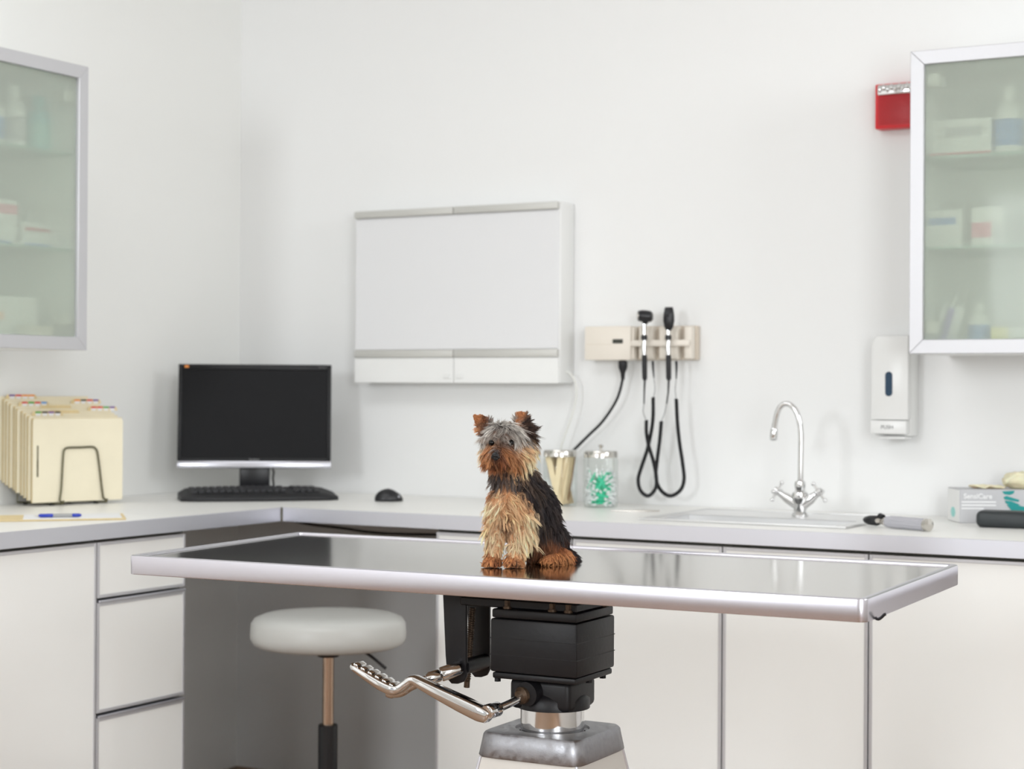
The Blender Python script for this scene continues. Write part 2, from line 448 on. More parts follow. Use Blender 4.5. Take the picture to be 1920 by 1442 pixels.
def bottle(label, x, y, z, r, h, body, cap='white', band=None, capr=.5, group='bottles in the wall cabinets'):
    t = thing('bottle', label, 'bottle', (x, y, z), 0, group)
    b = MB().lathe([(r*.9, 0), (r, .004), (r, h*.62), (r*.85, h*.72), (r*.42, h*.8), (r*.42, h*.84), (0, h*.84)], (x, y, z), 28)
    obj('bottle_body', b, body, t)
    obj('cap', MB().lathe([(0, h*.82), (r*capr, h*.82), (r*capr*.9, h), (0, h)], (x, y, z), 20), cap, t)
    if band: obj('bottle_label', MB().lathe([(r*1.01, h*.15), (r*1.01, h*.52)], (x, y, z), 28), band, t)
    return t
def carton(label, x, y, z, sx, sy, sz, body, bands=(), rz=0, name='carton', cat='box', group='cartons in the wall cabinets', face='y'):
    t = thing(name, label, cat, (x, y, z), rz, group)
    obj('carton_body', MB().box((-sx/2, -sy/2, 0), (sx/2, sy/2, sz), .001, 1), body, t, world=False)
    for (a0, a1, h0, h1, c) in bands:
        if face == 'y': bb = MB().box((-sx/2+a0*sx, -sy/2-.0006, h0*sz), (-sx/2+a1*sx, -sy/2, h1*sz))
        else: bb = MB().box((sx/2, -sy/2+a0*sy, h0*sz), (sx/2+.0006, -sy/2+a1*sy, h1*sz))
        obj('printed_band', bb, c, t, world=False)
    return t
zt, zm, zb = 1.8, 1.578, 1.3164+.016
carton('white carton with a red stripe on the top shelf of the right wall cabinet', 2.412, -.19, zt, .15, .09, .098, 'white', [(0, 1, .05, .16, 'pred'), (.25, .85, .55, .8, 'grey')])
bottle('white bottle with blue label beside the red-striped carton', 2.522, -.20, zt, .034, .175, 'white', 'white', 'pblue')
carton('white carton with a blue band on the middle shelf', 2.370, -.2, zm, .094, .08, .096, 'white', [(.05, .85, .62, .8, 'pblue')])
carton('white and pink carton right of the blue-banded one', 2.480, -.2, zm, .078, .07, .1, 'white', [(.0, .62, .25, .62, 'ppink'), (.7, .95, .05, .55, 'grey')])
bottle('small blue-labelled bottle on the bottom shelf of the right cabinet', 2.452, -.2, zb, .027, .11, 'white', 'white', 'pblue')
carton('white carton with a yellow end on the bottom of the right cabinet', 2.54, -.2, zb, .1, .07, .05, 'white', [(0, .4, 0, 1, 'pyel')])
t = thing('wrapped_syringe', 'wrapped lilac-marked syringe packet leaning at the bottom left of the right cabinet', 'packet', (2.375, -.2, zb))
R = Matrix.Rotation(math.radians(18), 3, 'Y')
obj('wrapper', MB().box((2.345, -.208, zb+.004), (2.405, -.196, zb+.11), .005, 2, R=R), 'paper', t)
obj('syringe_barrel', MB().cyl((2.358, -.215, zb+.006), (2.388, -.215, zb+.1), .009, .007, 14), 'plilac', t)
obj('plunger', MB().cyl((2.388, -.215, zb+.1), (2.398, -.215, zb+.13), .005, .004, 10), 'white', t)
lt, lm, lb = 1.835, 1.583, 1.3194+.016
bottle('tall teal liquid bottle on the top shelf of the left cabinet', .2, -1.115, lt, .034, .155, 'tealb', 'tealb', 'teal_l', .6)
bottle('tall white bottle beside the teal one in the left cabinet', .2, -1.205, lt, .032, .17, 'white', 'white', 'grey')
bottle('white bottle with a small blue label at the left edge of the top shelf', .2, -1.29, lt, .038, .15, 'white', 'white', 'pblue')
carton('white carton with red and blue stripes on the middle shelf of the left cabinet', .2, -1.14, lm, .06, .13, .07, 'white', [(.1, .9, .68, .8, 'pred'), (.1, .8, .05, .22, 'pblue')], face='x')
carton('tall pale pink-topped carton on the middle shelf at the left edge', .2, -1.275, lm, .07, .10, .12, 'white', [(0, 1, .7, .9, 'ppink'), (0, .8, .03, .12, 'pblue')], face='x')
carton('large pale carton at the bottom of the left cabinet', .19, -1.24, lb, .1, .17, .12, 'white', [(.1, .3, .5, .65, 'orange')], face='x')
carton('small beige carton in front of the large pale one, bottom of the left cabinet', .275, -1.2, lb, .04, .09, .045, 'cream', face='x')
# ---------------------------------------------------------------- x-ray viewer on the back wall
VX0, VX1, VZ0, VZ1, VD = .5135, 1.2204, 1.2423, 1.7643, .0913
VM = (VX0+VX1)/2
t = thing('light_box', 'white two-panel wall-mounted x-ray film light box, switched off', 'light box', (VM, -.045, VZ0))
obj('housing', MB().box((VX0, -VD+.006, VZ0), (VX1, -.0005, VZ1), .004, 2), 'white2', t)
for a, b_ in ((VX0, VM-.001), (VM+.001, VX1-.004)):
    obj('film_rail', MB().box((a, -VD-.010, 1.742), (b_, -VD+.0059, VZ1-.001), .003, 2), 'rail', t)
    obj('lower_rail', MB().box((a, -VD-.005, 1.318), (b_, -VD+.0059, 1.341), .002, 2), 'rail', t)
    c = obj('control_panel', MB().box((a, -VD-.001, VZ0), (b_, -VD+.0059, 1.317), .001, 1), 'white', t)
obj('diffuser_panel', MB().box((VX0+.001, -VD+.001, 1.342), (VX1-.005, -VD+.0059, 1.741), .0008, 1), 'diffuser', t)
for xs in (VM-.022, VM+.022):
    obj('rocker_switch', MB().box((xs-.012, -VD-.005, 1.256), (xs+.012, -VD-.001, 1.268), .001, 1), 'white2', t)
P_ = lambda px, py, y: hit(px, py, 1, y)
pts = [P_(1060, 697, -.05), P_(1068, 700, -.045), P_(1078, 715, -.04), P_(1081, 740, -.04), P_(1074, 775, -.045), P_(1060, 815, -.05), P_(1052, 840, -.05), P_(1045, 880, -.04), hit(1040, 925, 1, -.03)]
pts[-1].z = ZC+.004
tag(obj('power_cord', MB().tube(smoothpath(pts), .003, 8), 'cablew', loc=pts[-1]), 'thin white power cord hanging from the light box down the wall', 'cord')

# ---------------------------------------------------------------- wall diagnostic unit
t = thing('wall_transformer', 'cream wall-mounted diagnostic power unit holding two scopes', 'diagnostic unit', (1.45, -.03, 1.308))
obj('power_box', MB().box((1.286, -.062, 1.309), (1.432, -.0005, 1.405), .003, 2), 'cream', t)
obj('cradle_plate', MB().box((1.4325, -.022, 1.309), (1.618, -.0005, 1.405), .003, 2), 'cream_d', t)
for a, b_ in ((1180, 1189), (1198, 1224), (1236, 1271), (1283, 1297)):
    xa = P_(a, 640, -.05).x; xb = P_(b_, 640, -.05).x
    obj('divider', MB().box((xa, -.052, 1.312), (xb, -.0222, 1.402), .004, 2), 'cream', t)
obj('cradle_bar', MB().box((1.4325, -.066, 1.347), (1.612, -.0525, 1.365), .004, 2), 'cream', t)
xa = P_(1149, 641, -.062); xb = P_(1168, 641, -.062)
obj('power_switch', MB().box((xa.x, -.0645, 1.356), (xb.x, -.0615, 1.368), .001, 1), 'gap', t)
obj('seam', MB().box((1.29, -.0626, 1.3535), (xa.x-.004, -.0615, 1.3545)), 'cream_d', t)
pts = [P_(1168, 674, -.05), P_(1168, 690, -.05), P_(1166, 718, -.05), P_(1155, 752, -.05), P_(1130, 790, -.045), P_(1105, 815, -.04), P_(1085, 835, -.04), P_(1060, 862, -.035), P_(1050, 900, -.035)]
pts.append(Vector((pts[-1].x, -.035, ZC+.005)))
t2 = thing('power_cord', 'black power cord plugged under the cream diagnostic unit, running behind the jars', 'cord', pts[-1])
obj('cord', MB().tube(smoothpath(pts[1:]), .0042, 8), 'black', t2)
p = P_(1168, 676, -.05)
obj('plug', MB().lathe([(.009, 0), (.0135, -.004), (.013, -.02), (.007, -.036), (.005, -.055), (0, -.056)], p, 20), 'black', t2)

def coil(mb, pts, R, r, pitch):
    P = smoothpath(pts, 14)
    # resample by arc length
    L = [0]
    for a, b_ in zip(P, P[1:]): L.append(L[-1]+(b_-a).length)
    out = []; n = int(L[-1]/pitch*9); j = 0
    for i in range(n+1):
        s_ = L[-1]*i/n
        while j < len(P)-2 and L[j+1] < s_: j += 1
        f_ = (s_-L[j])/max(1e-9, L[j+1]-L[j]); q = P[j].lerp(P[j+1], min(1, f_)); tg = (P[j+1]-P[j]).normalized()
        sd = tg.cross(Vector((0, 1, 0))).normalized(); n2 = Vector((0, 1, 0))
        a = 2*PI*i/9
        out.append(q+(sd*math.cos(a)+n2*math.sin(a))*R)
    mb.tube(out, r, 5)
    mb.tube(P, R*.75, 8)
def scope(name, label, cx, head, thin, cpts, end, ret):
    yy = -.085
    q = lambda px, py, y=yy: P_(px, py, y)
    t = thing(name, label, 'medical scope', q(cx, 712))
    if head == 'oto':
        h = MB(); c = q(1210, 593); h.tube([c+Vector((-.016, -.012, .001)), c+Vector((-.008, -.006, .001)), c+Vector((.002, 0, 0)), c+Vector((.014, .005, -.001)), c+Vector((.019, .006, -.001))], [.0145, .0165, .0168, .0155, .011], 20)
        h.lathe([(.006, -.022), (.011, -.012), (.010, 0)], c, 20)
        hh = obj('head', h, 'black', t)
        obj('lens_ring', MB().tube([c+Vector((-.0165, -.0124, .001)), c+Vector((-.0185, -.0138, .001))], .009, 18), 'chrome_r', hh)
        z0 = 605
    else:
        c = q(1254, 597); h = MB()
        prof = [(.007, -.034), (.013, -.024), (.0165, -.006), (.0155, .012), (.012, .03), (.011, .031), (0, .031)]
        h.lathe(prof, c, 22, sy=.8); h.box(c+Vector((-.006, -.0155, .004)), c+Vector((.006, -.010, .024)), .002, 1)
        hh = obj('head', h, 'black', t)
        obj('eyepiece', MB().tube([c+Vector((0, -.0155, .015)), c+Vector((0, -.0175, .015))], .004, 14), 'charcoal', hh)
        z0 = 615
    obj('neck', MB().tube([q(cx, z0), q(cx, 628)], .0062, 16), 'chrome', t)
    obj('collar_ring', MB().lathe([(.0075, -.007), (.009, -.005), (.009, .005), (.0075, .007)], q(cx, 633), 20), 'black', t)
    obj('handle_sleeve', MB().tube([q(cx, 638), q(cx, 652), q(cx, 666)], [.0055, .0072, .0065], 18), 'chrome', t)
    obj('grip', MB().tube([q(cx, 665), q(cx+.3, 668), q(cx+.8, 709), q(cx+1, 713)], [.006, .0075, .0072, .005], 18), 'blackm', t)
    cd = MB(); cd.tube([q(cx+1, 712), q(cx, 735), q(*thin[0])], [.0035, .0025, .002], 8)
    cd.tube([q(end[0], end[1]), q(end[0]+.5, end[1]+12), q(*ret[0])], [.004, .0035, .002], 8)
    co = obj('strain_relief', cd, 'black', t)
    wr = MB(); wr.tube(smoothpath([q(*p) for p in thin], 6), .0014, 6); wr.tube(smoothpath([q(*p) for p in ret], 6), .0014, 6)
    obj('straight_lead', wr, 'txtl', t)
    cc = MB(); coil(cc, [q(p[0], p[1], yy + (.0 if len(p) < 3 else p[2])) for p in cpts], .0042, .0016, .0032)
    obj('coiled_cord', cc, 'blackm', t)
scope('otoscope', 'otoscope with round black head and coiled cord, left one on the cream wall unit', 1208, 'oto',
      [(1207.5, 757), (1206, 772), (1211, 787)],
      [(1212, 788, -.006), (1212, 810, -.008), (1216, 835, -.008), (1225, 865, -.006), (1231, 898, -.004), (1228, 918), (1215, 930), (1201, 920), (1196.5, 900), (1202, 878), (1213, 845, .006), (1221, 810, .006), (1224.5, 780, .004), (1224.5, 745)],
      (1224, 677), [(1226, 708), (1228, 730), (1225, 746)])
scope('ophthalmoscope', 'ophthalmoscope with tall black head and coiled cord, right one on the cream wall unit', 1253, 'oph',
      [(1250, 757), (1246, 775), (1240, 789)],
      [(1240, 790), (1237, 825), (1232, 865, .008), (1230, 895, .012), (1238, 918, .008), (1256, 930), (1275, 920), (1282.5, 900), (1280, 870), (1274, 830), (1270, 790), (1268, 748)],
      (1268, 677), [(1268, 710), (1266, 730), (1268, 748)])

# ---------------------------------------------------------------- soap dispenser
t = thing('soap_dispenser', 'white wall-mounted push soap dispenser beside the faucet', 'soap dispenser', (2.21, -.045, 1.108))
yf = -.095
A = P_(1633, 815, yf); B = P_(1703, 628, yf)
x0, x1, z0, z1 = A.x, B.x, A.z+.003, B.z
obj('housing', MB().prism([(x0, -.07, z0-.006), (x0, -.07, z1-.02), (x0+.012, -.07, z1), (x1, -.07, z1), (x1, -.07, z0-.006)][::-1], (0, .0695, 0), .003, 2), 'white', t)
cv = MB().prism([(x0, yf, z0+.036), (x0, yf, z1-.022), (x0+.014, yf, z1-.002), (x1, yf, z1-.002), (x1, yf, z0+.036)][::-1], (0, .0245, 0), .003, 2)
obj('cover', cv, 'white2', t)
w = P_(1666.5, 720, yf)
pw = MB(); pp = []
for k in range(24):
    a = 2*PI*k/24; pp.append((w.x+.0095*math.cos(a), yf-.0012, w.z+(.0225 if math.sin(a) > 0 else -.0225)+.0095*math.sin(a)))
pw.prism(pp, (0, .002, 0)); obj('sight_window', pw, 'navy', t)
pb = obj('push_bar', MB().box((x0+.001, yf-.006, z0), (x1-.003, -.0705, z0+.0345), .002, 2), 'white2', t)
text('PUSH', .014, 'txt', 'lettering', pb, ((x0+x1)/2-.004, yf-.0063, z0+.017), (1, 0, 0), (0, 0, 1))
obj('nozzle', MB().box((x0+.015, -.085, z0-.014), (x1-.01, -.02, z0-.0065), .003, 2), 'white', t)

# ---------------------------------------------------------------- fire alarm
t = thing('fire_alarm', 'red wall fire alarm with clear strobe beside the right wall cabinet', 'fire alarm', (2.18, -.02, 1.92))
A = P_(1639, 242, -.045); B = P_(1639, 158, -.045); x0 = A.x; x1 = x0+.125
obj('housing', MB().box((x0, -.04, A.z), (x1, -.0005, B.z), .004, 2), 'red', t)
g = MB()
for k in range(15): g.box((x0+.009, -.0445, A.z+.010+k*.0052), (x1-.006, -.0402, A.z+.0125+k*.0052))
obj('sounder_grille', g, 'redd', t)
g = MB(); g.box((x0+.009, -.05, B.z-.031), (x1-.006, -.0402, B.z-.004), .003, 2)
for k in range(10): g.ell((x0+.016+k*.0105, -.05, B.z-.016+.004*(k % 2)), (.006, .006, .009), n=10)
obj('strobe_lens', g, 'chrome', t)

# ---------------------------------------------------------------- sink and faucet
t = thing('sink', 'inset stainless steel sink in the white worktop under the faucet', 'sink', ((sx0+sx1)/2, -.4, ZC-.15))
rm = MB(); ox0, ox1, oy0, oy1 = sx0-.035, sx1+.04, sy0-.03, -.14
z = ZC+.0008
for a, b_ in (((ox0, oy0), (ox1, sy0+.004)), ((ox0, sy1-.004), (ox1, oy1)), ((ox0, sy0+.004), (sx0+.004, sy1-.004)), ((sx1-.004, sy0+.004), (ox1, sy1-.004))):
    rm.box((a[0], a[1], z), (b_[0], b_[1], z+.0025), .0008, 1)
for a, b_ in (((ox0, oy0), (ox1, oy0+.006)), ((ox0, oy1-.006), (ox1, oy1)), ((ox0, oy0+.006), (ox0+.006, oy1-.006)), ((ox1-.006, oy0+.006), (ox1, oy1-.006))):
    rm.box((a[0], a[1], z+.0025), (b_[0], b_[1], z+.005), .001, 2)
obj('rim', rm, 'sink', t)
bs = MB(); w_ = .0015; zb_ = ZC-.15
e = .0015
bs.box((sx0+e, sy0+e, zb_), (sx1-e, sy1-e, zb_+w_)); bs.box((sx0+e, sy0+e, zb_+w_), (sx0+e+w_, sy1-e, z-.0002)); bs.box((sx1-e-w_, sy0+e, zb_+w_), (sx1-e, sy1-e, z-.0002))
bs.box((sx0+e+w_, sy0+e, zb_+w_), (sx1-e-w_, sy0+e+w_, z-.0002)); bs.box((sx0+e+w_, sy1-e-w_, zb_+w_), (sx1-e-w_, sy1-e, z-.0002))
bn = obj('basin', bs, 'sink', t)
obj('drain', MB().lathe([(0, 0), (.022, 0), (.025, .002), (.02, .004), (0, .003)], ((sx0+sx1)/2, (sy0+sy1)/2, zb_+w_), 24), 'chrome', bn)

FY = -.265
q = lambda px, py, dy=0: P_(px, py, FY+dy)
base = q(1500, 972); zdeck = ZC+.0035
t = thing('faucet', 'chrome gooseneck faucet with two cross handles', 'faucet', (base.x, FY, zdeck))
bd = MB(); bx_ = base.x
bd.lathe([(.021, 0), (.022, .004), (.0165, .012), (.017, .03), (.022, .045), (.02, .06), (.012, .066), (.0125, .07), (.015, .078), (.0135, .088), (.009, .092)], (bx_, FY, zdeck), 28)
obj('body', bd, 'chrome', t)
top = Vector((bx_, FY, zdeck+.088))
S = [top, q(1501, 905), q(1501.5, 870), q(1502, 840), q(1502, 815), q(1499, 790), q(1492, 770), q(1483, 760), q(1474, 757), q(1465, 761), q(1458, 773), q(1454, 790), q(1451.5, 806)]
obj('spout', MB().tube(smoothpath(S, 6), .0072, 20), 'chrome', t)
obj('aerator', MB().tube([q(1451.7, 803), q(1451.5, 806), q(1450.5, 824), q(1450.4, 826)], [.008, .0098, .0098, .008], 20), 'chrome', t)
for sg, hx, hy in ((-1, 1457, 921), (1, 1536, 923)):
    hc = q(hx, hy); root = Vector((bx_+sg*.008, FY, zdeck+.03))
    ax = (hc-root).normalized()
    obj('arm', MB().tube([root, root.lerp(hc, .45), root.lerp(hc, .7), root.lerp(hc, .88)], [.014, .0135, .010, .0085], 20), 'chrome', t)
    hd = MB(); hd.tube([root.lerp(hc, .86), root.lerp(hc, .9), hc, hc+ax*.008, hc+ax*.011], [.006, .0095, .010, .009, .004], 20)
    n1 = ax.cross(Vector((0, 1, 0))).normalized(); n2 = Vector((0, 1, 0))
    for dd in (n1, -n1, n2, -n2):
        hd.tube([hc, hc+dd*.022], [.0038, .003], 10); hd.ell(hc+dd*.026, (.0055, .0055, .0055), n=14)
    obj('cross_handle', hd, 'chrome', t)

# ---------------------------------------------------------------- things on the right of the worktop
# glove box
th_ = math.radians(30)
c0 = hit(1799, 981, 2, ZC)
t = thing('glove_box', 'grey and teal disposable glove box standing near the right edge of the worktop', 'box', c0, th_)
obj('carton', MB().box((0, 0, .0003), (.235, .115, .083), .0015, 1), 'grey', t, world=False)
obj('side_panel', MB().box((-.0008, .002, .0015), (-.0001, .113, .081)), 'white', t, world=False)
cm = MB(); pp = [(-.0014, .058+.02*math.cos(2*PI*k/24), .024+.0125*math.sin(2*PI*k/24)) for k in range(24)]
cm.prism(pp, (.0008, 0, 0)); obj('round_mark', cm, 'teal_l', t, world=False)
Rr = Vector((math.cos(th_), math.sin(th_), 0)); Fr = lambda x, z: c0+Rr*x+Vector((0, 0, z))-Vector((-math.sin(th_), math.cos(th_), 0))*.001
text('SensiCare', .0175, 'paper', 'lettering', t, Fr(.045, .066), Rr, (0, 0, 1), bold=.0004)
ln_ = MB()
for zz, l_ in ((.053, .085), (.045, .085), (.037, .055)): ln_.box((.005, -.0009, zz-.002), (.005+l_, -.0001, zz+.001))
obj('printed_lines', ln_, 'paper', t, world=False)
hand = MB()
for hi, pl in enumerate(([(.105, .079), (.110, .072), (.124, .070), (.134, .074), (.136, .081)], [(.108, .064), (.112, .059), (.146, .053), (.148, .058), (.116, .068)],
           [(.112, .056), (.114, .050), (.135, .042), (.150, .046), (.128, .055)], [(.116, .047), (.130, .030), (.160, .022), (.165, .040), (.140, .046)],
           [(.155, .041), (.158, .0225), (.2345, .018), (.2345, .044)], [(.185, .081), (.180, .060), (.190, .0435), (.2345, .0445), (.2345, .081)])):
    hand.prism([(x, -.0004-.0003*hi, z_) for x, z_ in pl], (0, .0002, 0))
obj('printed_hand', hand, 'teal', t, world=False)
# latex glove on top
gl = MB(); gc = hit(1888, 921, 1, c0.y+.10)
gc = c0+Rr*.125+Vector((-math.sin(th_), math.cos(th_), 0))*.05+Vector((0, 0, .0832))
gl.ell((.03, 0, .017), (.033, .028, .017), n=28); gl.ell((-.035, 0, .004), (.042, .02, .0038), n=20); gl.ell((.045, -.01, .022), (.02, .02, .014), n=20)
for k in range(4): gl.tube([Vector((.0, -.012+.01*k, .014)), Vector((.02, -.02+.013*k, .03-.002*k)), Vector((.05, -.016+.012*k, .024)), Vector((.062, -.012+.01*k, .008))], [.006, .007, .0065, .005], 10)
for v in gl.bm.verts:
    n_ = noise.noise_vector(v.co*70)*.0045; v.co += n_
    v.co.z = max(v.co.z, .0003)
tg_ = obj('latex_glove', gl, 'latex', loc=None); tg_.scale = (1.15, 1.1, 1.25); tg_.location = gc; tg_.rotation_euler = (0, 0, th_)
tag(tg_, 'crumpled cream latex gloves lying on top of the glove box', 'glove')
# charcoal case
cc0 = hit(1828, 989, 2, ZC)
t = obj('instrument_case', MB().box((0, 0, .0004), (.19, .075, .04), .014, 4), 'charcoal', smooth=60)
t.location = cc0; t.rotation_euler = (0, 0, math.radians(4)); tag(t, 'rounded charcoal instrument case in front of the glove box', 'case')
# handheld scope lying on the worktop
a = hit(1663, 990, 2, ZC); b_ = hit(1742, 997, 2, ZC); rr_ = .0148
a.z = b_.z = ZC+rr_+.0004
ax = (b_-a).normalized()
t = thing('handheld_scope', 'handheld scope with black head and silver handle lying on the worktop right of the sink', 'medical scope', (a.x, a.y, ZC))
hb = MB(); hb.tube([a, a+ax*.001, b_-ax*.012, b_-ax*.01], [rr_*.8, rr_*.9, rr_*.9, rr_*.8], 28)
for k in range(14):
    an = 2*PI*k/14; sd = Vector((0, 0, 1)).cross(ax)
    o_ = (Vector((0, 0, 1))*math.cos(an)+sd*math.sin(an))*rr_*.87
    hb.tube([a+ax*.01+o_, b_-ax*.014+o_], .0016, 6)
obj('handle', hb, 'silver', t)
obj('end_cap', MB().tube([b_-ax*.012, b_-ax*.010, b_, b_+ax*.0015], [rr_*.95, rr_, rr_, rr_*.7], 28), 'nickel', t)
h0 = a-ax*.012
obj('neck', MB().tube([a+ax*.002, a-ax*.004, h0, h0-ax*.014+Vector((0, 0, .001))], [.011, .0115, .008, .0085], 20), 'chrome_r', t)
obj('thumb_wheel', MB().tube([h0+Vector((0, 0, .008)), h0-ax*.012+Vector((0, .002, .011))], [.008, .008], 16), 'black', t)
hd = MB(); h1 = h0-ax*.012
hd.tube([h1+Vector((0, 0, -.001)), h1-ax*.008, h1-ax*.03, h1-ax*.044, h1-ax*.05], [.009, .0125, .0118, .008, .004], 18, flat=1.1)
for v in hd.bm.verts: v.co.z = max(v.co.z, ZC+.0005)
obj('head', hd, 'black', t)
obj('lens_window', MB().tube([h1-ax*.003+Vector((.001, -.0125, .001)), h1-ax*.003+Vector((.0015, -.0145, .001))], .0055, 14), 'chrome_r', t)
# tweezers
a = hit(1145, 958, 2, ZC+.003); b_ = hit(1236, 958, 2, ZC+.003)
d_ = (b_-a).normalized(); s_ = Vector((-d_.y, d_.x, 0))
tw = MB(); tw.tube([a, a.lerp(b_, .5)+s_*.005, b_+s_*.004], [.0012, .003, .0015], 6); tw.tube([a-s_*.001, a.lerp(b_, .5)-s_*.005, b_-s_*.004], [.0012, .003, .0015], 6)
tag(obj('tweezers', tw, 'chrome_r', loc=(a.x, a.y, ZC)), 'thin metal tweezers lying on the worktop in front of the swab jar', 'tweezers')

# ---------------------------------------------------------------- jars
def jar(label, x, y, R_=.048, Hh=.15, knob=False):
    t = thing('glass_jar', label, 'jar', (x, y, ZC), 0, 'glass supply jars')
    z = ZC+.0006
    g = MB().lathe([(0, 0), (R_*.93, 0), (R_, .006), (R_, Hh*.86), (R_*.93, Hh*.92), (R_*.93, Hh)], (x, y, z), 48)
    obj('glass_body', g, 'clear', t, smooth=60)
    lid = MB().lathe([(R_*.955, -.014), (R_*.97, -.014), (R_*.97, .0), (R_*.93, .004), (0, .0045)], (x, y, z+Hh+.001), 48)
    if knob: lid.lathe([(.005, 0), (.003, .008), (.0065, .013), (.0065, .016), (0, .018)], (x, y, z+Hh+.005), 16)
    obj('lid', lid, 'nickel', t)
JD = hit(1050, 948, 2, ZC); JS = hit(1126, 951, 2, ZC); JG = hit(990, 946, 2, ZC)
JG = Vector((JD.x-.105, JD.y-.02, ZC))
jar('lidded glass jar of wooden tongue depressors right behind the dog', JD.x, JD.y)
jar('lidded glass jar of green cotton swabs, rightmost of the jars', JS.x, JS.y, knob=True)
jar('lidded glass jar mostly hidden behind the dog, leftmost of the jars', JG.x, JG.y)
def stick_obj(name, mbf, mts, p, d, label, cat, group, src=None):
    if src is None:
        o = obj(name, mbf(), mts)
    else:
        o = src.copy(); COL.objects.link(o)
    o.location = p; o.rotation_mode = 'QUATERNION'
    o.rotation_quaternion = Vector(d).to_track_quat('Z', 'Y'); tag(o, label, cat, group); return o
random.seed(3); src = None; srcb = None
for k in range(24):                       # every stick stands in its own thin slice of the jar
    yo = -.0345+.003*k; hw_ = math.sqrt(.0438**2-yo**2)-.0095
    if hw_ < .004: continue
    lean = -1 if k % 2 else 1
    if k % 5 == 2: xb, xt = hw_*.2, hw_*.55
    else: xb, xt = max(-hw_, min(hw_, (.015 if lean < 0 else .004)+random.uniform(-.006, .006))), max(-hw_, min(hw_, lean*random.uniform(.026, .037)))
    zt_ = .1355
    f_ = lambda: MB().box((-.0085, -.0008, 0), (.0085, .0008, .137), .0007, 1)
    brown = k in (15, 16, 18, 20, 21)
    s_ = srcb if brown else src
    if s_ is None: o = obj('tongue_depressor', f_, 'wood2' if brown else 'wood') if False else obj('tongue_depressor', f_(), 'wood2' if brown else 'wood')
    else: o = s_.copy(); COL.objects.link(o)
    o.location = (JD.x+xb, JD.y+yo, ZC+.0045); o.rotation_euler = (0, math.atan2(xt-xb, .13), 0)
    if brown:
        srcb = o; tag(o, 'darker brown wooden tongue depressor standing in the glass jar behind the dog', 'tongue depressor', 'brown tongue depressors in the jar')
    else:
        src = o; tag(o, 'pale wooden tongue depressor standing in the glass jar behind the dog', 'tongue depressor', 'pale tongue depressors in the jar')
src = None
def swab():
    s = MB(); s.mi = 0; s.tube([(0, 0, .004), (0, 0, .068)], .0019, 6)
    s.mi = 1; s.ell((0, 0, .005), (.0033, .0033, .006), n=8); s.ell((0, 0, .067), (.0033, .0033, .006), n=8); return s
n_ = 0
while n_ < 190:
    layer = n_/190
    zz = .006+layer*.062
    an = random.uniform(0, 2*PI); el = random.uniform(-.25, 1.1 if layer > .6 else .5)
    an = random.choice((.5, .5+PI))+random.uniform(-.75, .75)
    d = Vector((math.cos(an)*math.cos(el), math.sin(an)*math.cos(el), math.sin(el)))
    c_ = Vector((random.uniform(-.03, .03), random.uniform(-.03, .03), zz+random.uniform(0, .012)))
    e0 = c_-d*.036; e1 = c_+d*.036
    if max(math.hypot(e0.x, e0.y), math.hypot(e1.x, e1.y)) > .0445 or min(e0.z, e1.z) < .004 or max(e0.z, e1.z) > .118: continue
    src = stick_obj('cotton_swab', swab, ['green', 'cotton'], Vector((JS.x, JS.y, ZC+.001))+e0, d, 'white-tipped cotton swab with mint green stick inside the rightmost glass jar', 'cotton swab', 'cotton swabs in the jar', src)
    n_ += 1
gz = MB()
for k in range(9): gz.ell((JG.x+random.uniform(-.018, .018), JG.y+random.uniform(-.018, .018), ZC+.022+k*.0115), (.022, .022, .018), n=12)
tag(obj('cotton_wool', gz, 'cotton', loc=(JG.x, JG.y, ZC)), 'white cotton wool filling the jar hidden behind the dog', 'cotton wool', kind='stuff')
# ---------------------------------------------------------------- monitor, keyboard, mouse
bl = at(331.5, 878, 5.33); br = at(620, 877, 5.37)
mc = (bl+br)/2; mu = (br-bl); mu.z = 0; mw = mu.length; mu.normalize()
rzm = math.atan2(mu.y, mu.x)
t = thing('monitor', 'black flat-screen computer monitor with silver lower bezel standing in the corner', 'monitor', (mc.x, mc.y, ZC), rzm)
zb0 = mc.z-ZC; mh = .312; tl = Matrix.Rotation(math.radians(-7), 4, 'X')
def mtilt(b):
    b.bm.transform(Matrix.Translation((0, 0, zb0)) @ tl); return b
hw = mw/2
f = MB()
f.box((-hw, 0, .021), (-hw+.011, .03, mh), .002, 2); f.box((hw-.011, 0, .021), (hw, .03, mh), .002, 2)
f.box((-hw+.011, 0, mh-.016), (hw-.011, .03, mh), .002, 2); f.box((-hw+.011, 0, .021), (hw-.011, .03, .030), .001, 1)
f.box((-hw+.02, .03, .03), (hw-.02, .055, mh-.02), .012, 3)
hs = obj('bezel', mtilt(f), 'bezel', t, world=False)
obj('screen', mtilt(MB().box((-hw+.0105, .004, .0295), (hw-.0105, .02, mh-.0155))), 'screen', t, world=False)
obj('lower_bezel', mtilt(MB().box((-hw-.001, -.004, 0), (hw+.001, .03, .0205), .003, 2)), 'silver', t, world=False)
obj('badge', mtilt(MB().box((-hw+.018, -.0006, mh-.011), (-hw+.030, .001, mh-.004))), 'orange', t, world=False)
def mon_text(s, size, x, z, mt):
    Rm = Matrix.Translation((mc.x, mc.y, ZC)) @ Matrix.Rotation(rzm, 4, 'Z') @ Matrix.Translation((0, 0, zb0)) @ tl
    o3 = Rm @ Vector((x, -.0006, z)); r3 = Rm.to_3x3()
    text(s, size, mt, 'lettering', t, o3, r3 @ Vector((1, 0, 0)), r3 @ Vector((0, 0, 1)))
mon_text('ViewSonic', .0075, 0, .0255, 'txtl')
mon_text('VA1912w', .0055, hw-.028, mh-.008, 'txt')
